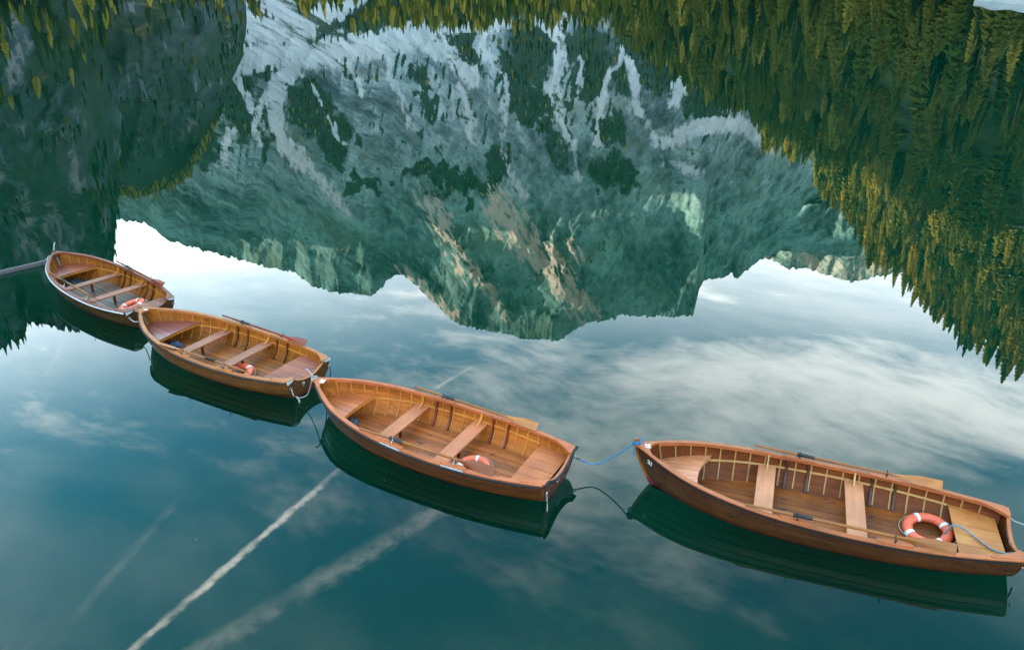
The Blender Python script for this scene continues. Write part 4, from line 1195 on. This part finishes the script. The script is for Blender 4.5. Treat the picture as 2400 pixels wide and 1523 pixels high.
def lifebuoy(b, x, y, z, tilt, spin, label, Rm=.232, rm=.066):
    root = empty('lifebuoy', b.W((x, y, z)))
    root.rotation_euler = (Matrix.Rotation(R(b.head), 4, 'Z') @ Matrix.Rotation(tilt[1], 4, 'Y') @ Matrix.Rotation(tilt[0], 4, 'X') @ Matrix.Rotation(spin, 4, 'Z')).to_euler()
    tag(root, label, 'lifebuoy', 'orange lifebuoys in the boats')
    def ring(a0, a1, n, r_, m_, name, par, close=False):
        vs = []; fs = []; k = 14
        for i in range(n + (0 if close else 1)):
            a = a0 + (a1 - a0) * i / n
            for j in range(k):
                c = 6.2832 * j / k
                rr = Rm + r_ * math.cos(c)
                vs.append((rr * math.cos(a), rr * math.sin(a), .82 * r_ * math.sin(c)))
        rows = n if close else n + 1
        for i in range(n):
            i2 = (i + 1) % rows
            for j in range(k):
                fs.append((i * k + j, i2 * k + j, i2 * k + (j + 1) % k, i * k + (j + 1) % k))
        return mesh_obj(name, vs, fs, m_, par, True)
    ring(0, 6.2832, 48, rm, m_orange, 'ring', root, True)
    for q_ in range(4):
        a = q_ * math.pi / 2
        ring(a - .10, a + .10, 5, rm + .0025, m_band, 'band', root)
    gp = []
    for i in range(97):
        a = 6.2832 * i / 96
        ph = (a % (math.pi / 2)) / (math.pi / 2)
        gp.append(Vector(((Rm + rm + .006 + .030 * math.sin(math.pi * ph) ** 2) * math.cos(a + .1), (Rm + rm + .006 + .030 * math.sin(math.pi * ph) ** 2) * math.sin(a + .1), -.02 * math.sin(math.pi * ph))))
    vs, fs = tube(gp, .005, 6)
    mesh_obj('grab_line', vs, fs, m_whiterope, root, True)
    return root

WS = {}
RED = (0.16, 0.016, 0.018, 1)
def woods_of(k, hull, inner, top, thw, floor, rib, seat, deck, cheek, **kw):
    nm = {1: 'far', 2: 'second', 3: 'third', 4: 'near'}[k]
    return dict(hull=wood(nm + '_hull_wood', *shades(hull, .45, 1.7), rough=.30, coat=.35, paint=RED, spec=.5, vary=.75), inner=wood(nm + '_inner_planking', *shades(inner, .50, 1.45), rough=.5, spec=.2, vary=.45, wear=kw.get('iw', .15), wearc=kw.get('iwc', rgb(150, 105, 85))),
                top=wood(nm + '_gunwale_wood', *shades(top, .72, 1.2), rough=.5, vary=.12, wear=.25, wearc=tuple(min(.8, v * 1.25) for v in top[:3]) + (1,)),
                thwart=wood(nm + '_thwart_wood', *shades(thw, .75, 1.18), axis='y', rough=.5, vary=.15, wear=kw.get('tw', .3), wearc=tuple(min(.8, v * 1.2) for v in thw[:3]) + (1,)),
                floor=wood(nm + '_floorboard_wood', *shades(floor, .5, 1.35), rough=.5, vary=.55, stain=kw.get('st', .6), wear=kw.get('fw', .2), wearc=kw.get('fwc', rgb(150, 110, 85))),
                rib=wood(nm + '_rib_wood', *shades(rib, .75, 1.2), axis='z', rough=.45, vary=.3), seat=wood(nm + '_stern_seat_wood', *shades(seat, .75, 1.2), rough=.5, vary=.25, wear=kw.get('sw', .1), wearc=rgb(205, 165, 120)),
                deck=wood(nm + '_bow_seat_wood', *shades(deck, .70, 1.2), rough=.4, coat=.2, vary=.28), cheek=wood(nm + '_cheek_wood', *shades(cheek), axis='z', rough=.4))
c1 = woods_of(1, rgb(80, 58, 32), rgb(138, 94, 60), rgb(122, 80, 66), rgb(150, 108, 92), rgb(112, 96, 84), rgb(172, 128, 80), rgb(132, 84, 70), rgb(138, 84, 70), rgb(92, 54, 32), st=.5, fw=.75, fwc=rgb(120, 112, 110))
c1.update(label='farthest wooden rowing boat, white strip along its gunwale, grey weathered floor', seed=1, zfloor=.02, lock=m_chrome, fender=m_whitep, fender_sides=(1, -1), bowx=.215, sternx=.865, tw=.105, corner=True)
c2 = woods_of(2, rgb(98, 68, 34), rgb(146, 98, 62), rgb(180, 126, 92), rgb(158, 112, 96), rgb(156, 102, 68), rgb(180, 130, 84), rgb(148, 94, 82), rgb(132, 84, 78), rgb(96, 60, 34), st=.25)
c2.update(label='wooden rowing boat with white number 9 on its transom and mauve stern seat', seed=2, zfloor=.02, lock=m_black, fender=m_blackrope, fender_sides=(-1,), bowx=.225, sternx=.832, tw=.115, corner=True, stern_no='9', sn_y=-.15, bow_no='9')
c3 = woods_of(3, rgb(98, 64, 34), rgb(172, 112, 74), rgb(194, 124, 96), rgb(196, 132, 106), rgb(178, 112, 80), rgb(196, 140, 92), rgb(186, 118, 88), rgb(182, 114, 84), rgb(118, 62, 32), st=.75, iwc=rgb(178, 128, 100))
c3.update(label='reddish wooden rowing boat numbered 30 with thick black rope round its stern', seed=3, zfloor=.02, lock=m_chrome, fender=m_blackrope, fender_sides=(-1,), stern_rope=True, plate=m_whitep, bowx=.192, bow_no='30', stern_no='30', sn_y=.0)
c4 = woods_of(4, rgb(78, 53, 27), rgb(112, 68, 34), rgb(176, 116, 90), rgb(200, 146, 122), rgb(140, 88, 52), rgb(176, 146, 108), rgb(186, 128, 90), rgb(196, 140, 116), rgb(72, 50, 28), st=.85, iw=.25, iwc=rgb(122, 78, 50), sw=.6, tw=.5)
c4.update(label='dark brown wooden rowing boat numbered 21, the nearest, with blue bow rope', seed=4, zfloor=.02, lock=m_black, rubber=m_black, bowx=.195, arc=.026, bow_no='21', side_no='21', post=.10, stem=wood('pale_stem_wood', *shades(rgb(150, 100, 58)), axis='z', paint=RED), knee=wood('worn_knee_wood', *shades(rgb(196, 170, 130), .6, 1.2), axis='z'), knee_w=.013)
for b_, c_ in ((B1, c1), (B2, c2), (B3, c3), (B4, c4)): build_boat(b_, c_)

# ---------------------------------------------------------------- oars
for b_, nm, bl, sh in ((B1, 'red-brown oar along the far gunwale of the farthest, smallest-looking boat', m_oar_red, m_oar_red), (B2, 'red-brown oar along the far gunwale of the boat with the mauve stern seat', m_oar_red, m_oar_red),
                       (B3, 'pale oar along the far gunwale of the reddish boat with black stern rope', m_blade, m_oar), (B4, 'pale oar along the far gunwale of the nearest, dark brown boat', m_blade, m_oar)):
    L = b_.L
    zz = .505
    oar(b_, .333 * L, .848 * L, .765, .695, zz + .020, zz - .005, R(35), nm, bl, sh)
oar(B3, .325 * B3.L, .845 * B3.L, -.690, -.640, .52, .50, R(42), 'brown-bladed oar inside the near gunwale of the reddish boat, over the lifebuoy', wood('brown_blade_wood', *shades(rgb(128, 78, 42)), rough=.4), m_oar)
oar(B4, .33 * B4.L, .845 * B4.L, -.70, -.665, .52, .50, R(60), 'worn oar lying inside the near gunwale of the nearest, dark brown boat', m_oar, m_oar)
oar(B2, .830 * B2.L, .318 * B2.L, -.660, -.690, .50, .515, R(20), 'oar on a near gunwale with its pale blade towards the bow', m_blade, m_oar, sleeve_at=.36)
oar(B1, .235 * B1.L, .77 * B1.L, -.60, -.60, .55, .47, R(-40), 'oar slanting inside the near gunwale of the farthest boat', m_oar_red, m_oar, sleeve_at=.28)

# ---------------------------------------------------------------- lifebuoys
lifebuoy(B4, .815 * B4.L, .16, .10, (R(6), R(-5)), R(28), 'large orange lifebuoy on the floor of the boat numbered 21', .245, .068)
lifebuoy(B3, .715 * B3.L, -.27, .105, (R(7), 0), R(10), 'orange lifebuoy half hidden behind the gunwale of the boat numbered 30', .225, .064)
lifebuoy(B2, .660 * B2.L, -.28, .095, (R(4), 0), R(-25), 'orange lifebuoy on the floor of the boat numbered 9')
lifebuoy(B1, .785 * B1.L, .03, .15, (R(10), R(-10)), R(20), 'orange lifebuoy beside the stern seat of the farthest boat')

# ---------------------------------------------------------------- mooring lines, boom and small things
def rope(name, pts, rad, m_, label, cat, n=16, group=None, lobes=3, parent=None, twist=90.0):
    vs, fs = tube(smooth_path(pts, n), rad, 9 if lobes else 8, lobes, twist)
    o = mesh_obj(name, vs, fs, m_, parent, True)
    if parent is None: tag(o, label, cat, group)
    return o
def coil(c, rad, turns, rise, m_, r_, parent, name='coil'):
    pp = [Vector(c) + Vector((rad * math.cos(a), rad * math.sin(a), rise * a / 6.2832 + .006 * math.sin(3 * a))) for a in [turns * 6.2832 * i / (turns * 14) for i in range(turns * 14 + 1)]]
    vs, fs = tube(pp, r_, 7)
    return mesh_obj(name, vs, fs, m_, parent, True)
def chain(pts, m_, label, size=.022):
    """short links along a path"""
    pth = smooth_path(pts, 10); tot = sum((pth[i + 1] - pth[i]).length for i in range(len(pth) - 1))
    n = max(2, int(tot / (size * 1.5))); root = empty('mooring_chain', pth[0]); tag(root, label, 'chain')
    acc = 0; k = 0; want = 0
    for i in range(len(pth) - 1):
        seg = pth[i + 1] - pth[i]
        while want <= acc + seg.length and k < n:
            c = pth[i] + seg * ((want - acc) / max(seg.length, 1e-6)); d = seg.normalized()
            s = d.orthogonal().normalized(); s = s if k % 2 else d.cross(s)
            lp = [c - pth[0] + d * (size * math.cos(a)) + s * (size * .5 * math.sin(a)) for a in [6.2832 * j / 10 for j in range(11)]]
            vs, fs = tube(lp, size * .18, 6); mesh_obj('link', vs, fs, m_, root, True)
            k += 1; want += size * 1.5
        acc += seg.length
    return root
V3 = Vector
g_ln = 'mooring lines between the boats'
# reddish boat to the nearest boat
a0 = B3.W((B3.L + .06, .485, .30)); a1 = B4.W((-.02, .0, .69))
chain([a0, a0 + (a1 - a0) * .14 + V3((0, 0, -.10))], m_darkrope, 'dark shackle chain on the stern corner of the reddish boat', .030)
s0 = a0 + (a1 - a0) * .055 + V3((0, 0, -.045))
ro = rope('mooring_rope', [s0, a0 + (a1 - a0) * .35 + V3((0, 0, -.22)), a0 + (a1 - a0) * .68 + V3((0, 0, -.15)), a1 + V3((-.05, -.02, -.03))], .010, m_bluerope, 'bright blue rope from the bow post of the nearest boat to the reddish boat', 'rope')
coil(a1 + V3((0, 0, -.05)), .047, 4, .018, m_bluerope, .010, ro)
rope('knot_tail', [a1 + V3((.04, -.03, -.02)), a1 + V3((.09, -.05, .01)), a1 + V3((.07, -.02, .05)), a1 + V3((.03, .03, .04))], .010, m_bluerope, None, None, 8, parent=ro)
rope('hanging_end', [a1 + V3((-.02, -.02, -.10)), a1 + V3((-.04, -.04, -.17)), a1 + V3((-.01, -.05, -.21))], .011, m_bluerope, None, None, 8, parent=ro)
# boat 9 to the reddish boat
a0 = B2.W((B2.L + .06, -.49, .30)); a1 = B3.W((-.02, 0, .665))
low = V3((-3.80, 11.50, .08))
ro = rope('mooring_rope', [a0, a0 + V3((.04, -.05, -.09)), low + V3((-.06, .02, .02)), low, low + (a1 - low) * .40 + V3((.03, 0, -.10)), low + (a1 - low) * .8 + V3((0, 0, -.03)), a1 + V3((-.05, 0, -.02))], .0085, m_whiterope, 'white rope looping from the stern ring of boat 9 to the reddish bow', 'rope')
coil(a1 + V3((0, 0, -.055)), .05, 4, .02, m_whiterope, .009, ro)
rope('knot_tail', [a1 + V3((-.03, .03, .0)), a1 + V3((-.06, .05, .05)), a1 + V3((-.11, .06, .12)), a1 + V3((-.15, .05, .13))], .012, m_whiterope, None, None, 8, parent=ro)
rope('knot_end', [low + V3((-.03, .0, .03)), low + V3((.01, -.02, -.03)), low + V3((.02, -.03, -.10))], .015, m_whiterope, None, None, 8, parent=ro)
a0 = B2.W((B2.L + .06, .49, .30))
rope('mooring_rope', [a0, a0 + V3((.02, -.06, -.12)), V3((-3.40, 12.17, .10)), V3((-3.36, 11.95, .10)), B3.W((.03, .05, .36))], .011, m_darkrope, 'dark wet rope hanging from the far stern ring beside the reddish bow', 'rope')
# farthest boat to boat 9
a0 = B1.W((B1.L + .06, -.49, .30)); a1 = B2.W((-.02, 0, .66))
ro = rope('mooring_rope', [a0, a0 + (a1 - a0) * .3 + V3((0, 0, -.14)), a0 + (a1 - a0) * .7 + V3((0, 0, -.22)), a1 + V3((-.02, -.03, -.10))], .010, m_whiterope, 'white rope from the stern ring of the farthest boat to the next bow', 'rope')
a0 = B1.W((B1.L + .05, .02, .34))
chain([a0, (a0 + a1) * .5 + V3((0, 0, .02)), a1 + V3((0, 0, .02))], m_chrome, 'grey chain joining the farthest boat to the bow behind it', .024)
# stern of the reddish boat: a line going straight down
a0 = B3.W((B3.L + .05, -.50, .30))
chain([a0, a0 + V3((.01, -.01, -.16))], m_chrome, 'grey shackle chain hanging on the near stern corner of the reddish boat', .026)
rope('anchor_line', [a0 + V3((.01, -.01, -.16)), a0 + V3((.012, -.012, -.25)), a0 + V3((.012, -.012, -.9))], .007, m_whiterope, 'thin pale line dropping into the water from the reddish stern', 'rope', 8)
# stern of the nearest boat
a0 = B4.W((B4.L + .05, .50, .36))
ro = rope('mooring_wire', [a0, a0 + V3((.15, -.03, -.10)), a0 + V3((.6, -.10, -.16)), a0 + V3((1.6, -.2, -.05)), a0 + V3((3.2, -.4, .25))], .007, m_whiterope, 'thin pale wire leaving the far stern corner of the nearest boat', 'wire')
L = B4.L
pp = [B4.W(p) for p in ((.842 * L, .06, .05), (.858 * L, .10, .20), (.868 * L, .12, .292), (.888 * L, .10, .300), (.915 * L, -.02, .284), (.945 * L, -.19, .282), (.972 * L, -.265, .300), (.990 * L, -.285, .345), (1.004 * L, -.30, .372), (1.013 * L, -.31, .33), (1.014 * L, -.32, .16))]
rope('stern_rope', pp, .011, m_tealrope, 'grey-teal rope curving over the stern seat of the nearest boat', 'rope', 12)
# floating timber boom on the left
pA, pB = V3((-12.10, 18.44, .05)), V3((-15.9, 14.5, .05))
d = (pA - pB).normalized(); sd_ = V3((0, 0, 1)).cross(d)
vs, fs = sweep([pB + (pA - pB) * q_ for q_ in (0, .25, .5, .75, 1)], [sd_] * 5, [V3((0, 0, 1))] * 5, .09, .10)
bo = tag(bevelled(mesh_obj('mooring_boom', vs, fs, m_boom), .012), 'grey weathered timber boom floating off the farthest bow', 'boom')
chain([pA + V3((-.05, 0, .06)), pA + V3((.04, .02, .13)), B1.W((-.03, -.01, .40))], m_chrome, 'small grey chain between timber boom and farthest bow', .03)
ro = rope('bow_line_stub', [B1.W((-.02, 0, .66)), B1.W((-.04, .03, .76)), B1.W((-.05, .08, .86))], .014, m_whiterope, 'short white rope stub sticking up from the farthest bow', 'rope', 6)
coil(B1.W((-.015, 0, .635)), .045, 3, .016, m_darkrope, .010, ro)

# folded tarpaulins under the bow seats
def heap(name, b, t_, y, sx, sy, h, m_, label, seed):
    n = 22; vs = []; fs = []
    for i in range(n):
        for j in range(n):
            u, v = i / (n - 1) * 2 - 1, j / (n - 1) * 2 - 1
            e = max(0.0, 1 - max(abs(u), abs(v)) ** 3)
            q_ = float(fbm(np.array([u * 2.2 + seed]), np.array([v * 2.2]), 4, seed)[0])
            vs.append((u * sx * (1 + .15 * math.sin(v * 5 + seed)), v * sy * (1 + .12 * math.sin(u * 4)), h * e ** .6 * (.35 + 1.0 * q_)))
    for i in range(n - 1):
        for j in range(n - 1):
            fs.append((i * n + j, (i + 1) * n + j, (i + 1) * n + j + 1, i * n + j + 1))
    o = mesh_obj(name, vs, fs, m_, None, True)
    o.location = b.W((t_ * b.L, y, .024)); o.rotation_euler = (0, 0, R(b.head))
    tag(o, label, 'tarpaulin')
heap('tarpaulin', B2, .205, -.14, .15, .22, .12, m_tarp, 'crumpled dark blue tarpaulin under the bow seat of boat 9', 3)
heap('tarpaulin', B3, .165, -.12, .12, .15, .10, plain('grey_blue_canvas', (0.06, 0.07, 0.10, 1), .7), 'grey-blue canvas bundle under the bow seat of the reddish boat', 5)
heap('tarpaulin', B1, .205, -.10, .16, .20, .13, plain('black_canvas', (0.010, 0.012, 0.020, 1), .7), 'black canvas bundle under the bow seat of the farthest boat', 8)

# pale seeds and leaf bits drifting on the water
rr_ = random.Random(21); vs = []; fs = []
def bit(x, y, s):
    b0 = len(vs); a = rr_.uniform(0, 6.28); n = 5
    for k in range(n):
        q_ = a + 6.2832 * k / n; r_ = s * rr_.uniform(.6, 1.2)
        vs.append((x + r_ * math.cos(q_), y + r_ * .55 * math.sin(q_), .004))
    vs.append((x, y, .010)); 
    for k in range(n): fs.append((b0 + k, b0 + (k + 1) % n, b0 + n))
for k in range(60): bit(rr_.uniform(11, 19) * 1.0, rr_.uniform(17, 32), rr_.uniform(.010, .026))
for k in range(40): bit(rr_.uniform(-9, 12), rr_.uniform(6, 34), rr_.uniform(.004, .012))
tag(mesh_obj('drifting_seeds', vs, fs, plain('pale_seed', (.55, .52, .42, 1), .8)), 'tiny pale seeds and leaf bits drifting on the lake', 'seeds', kind='stuff')
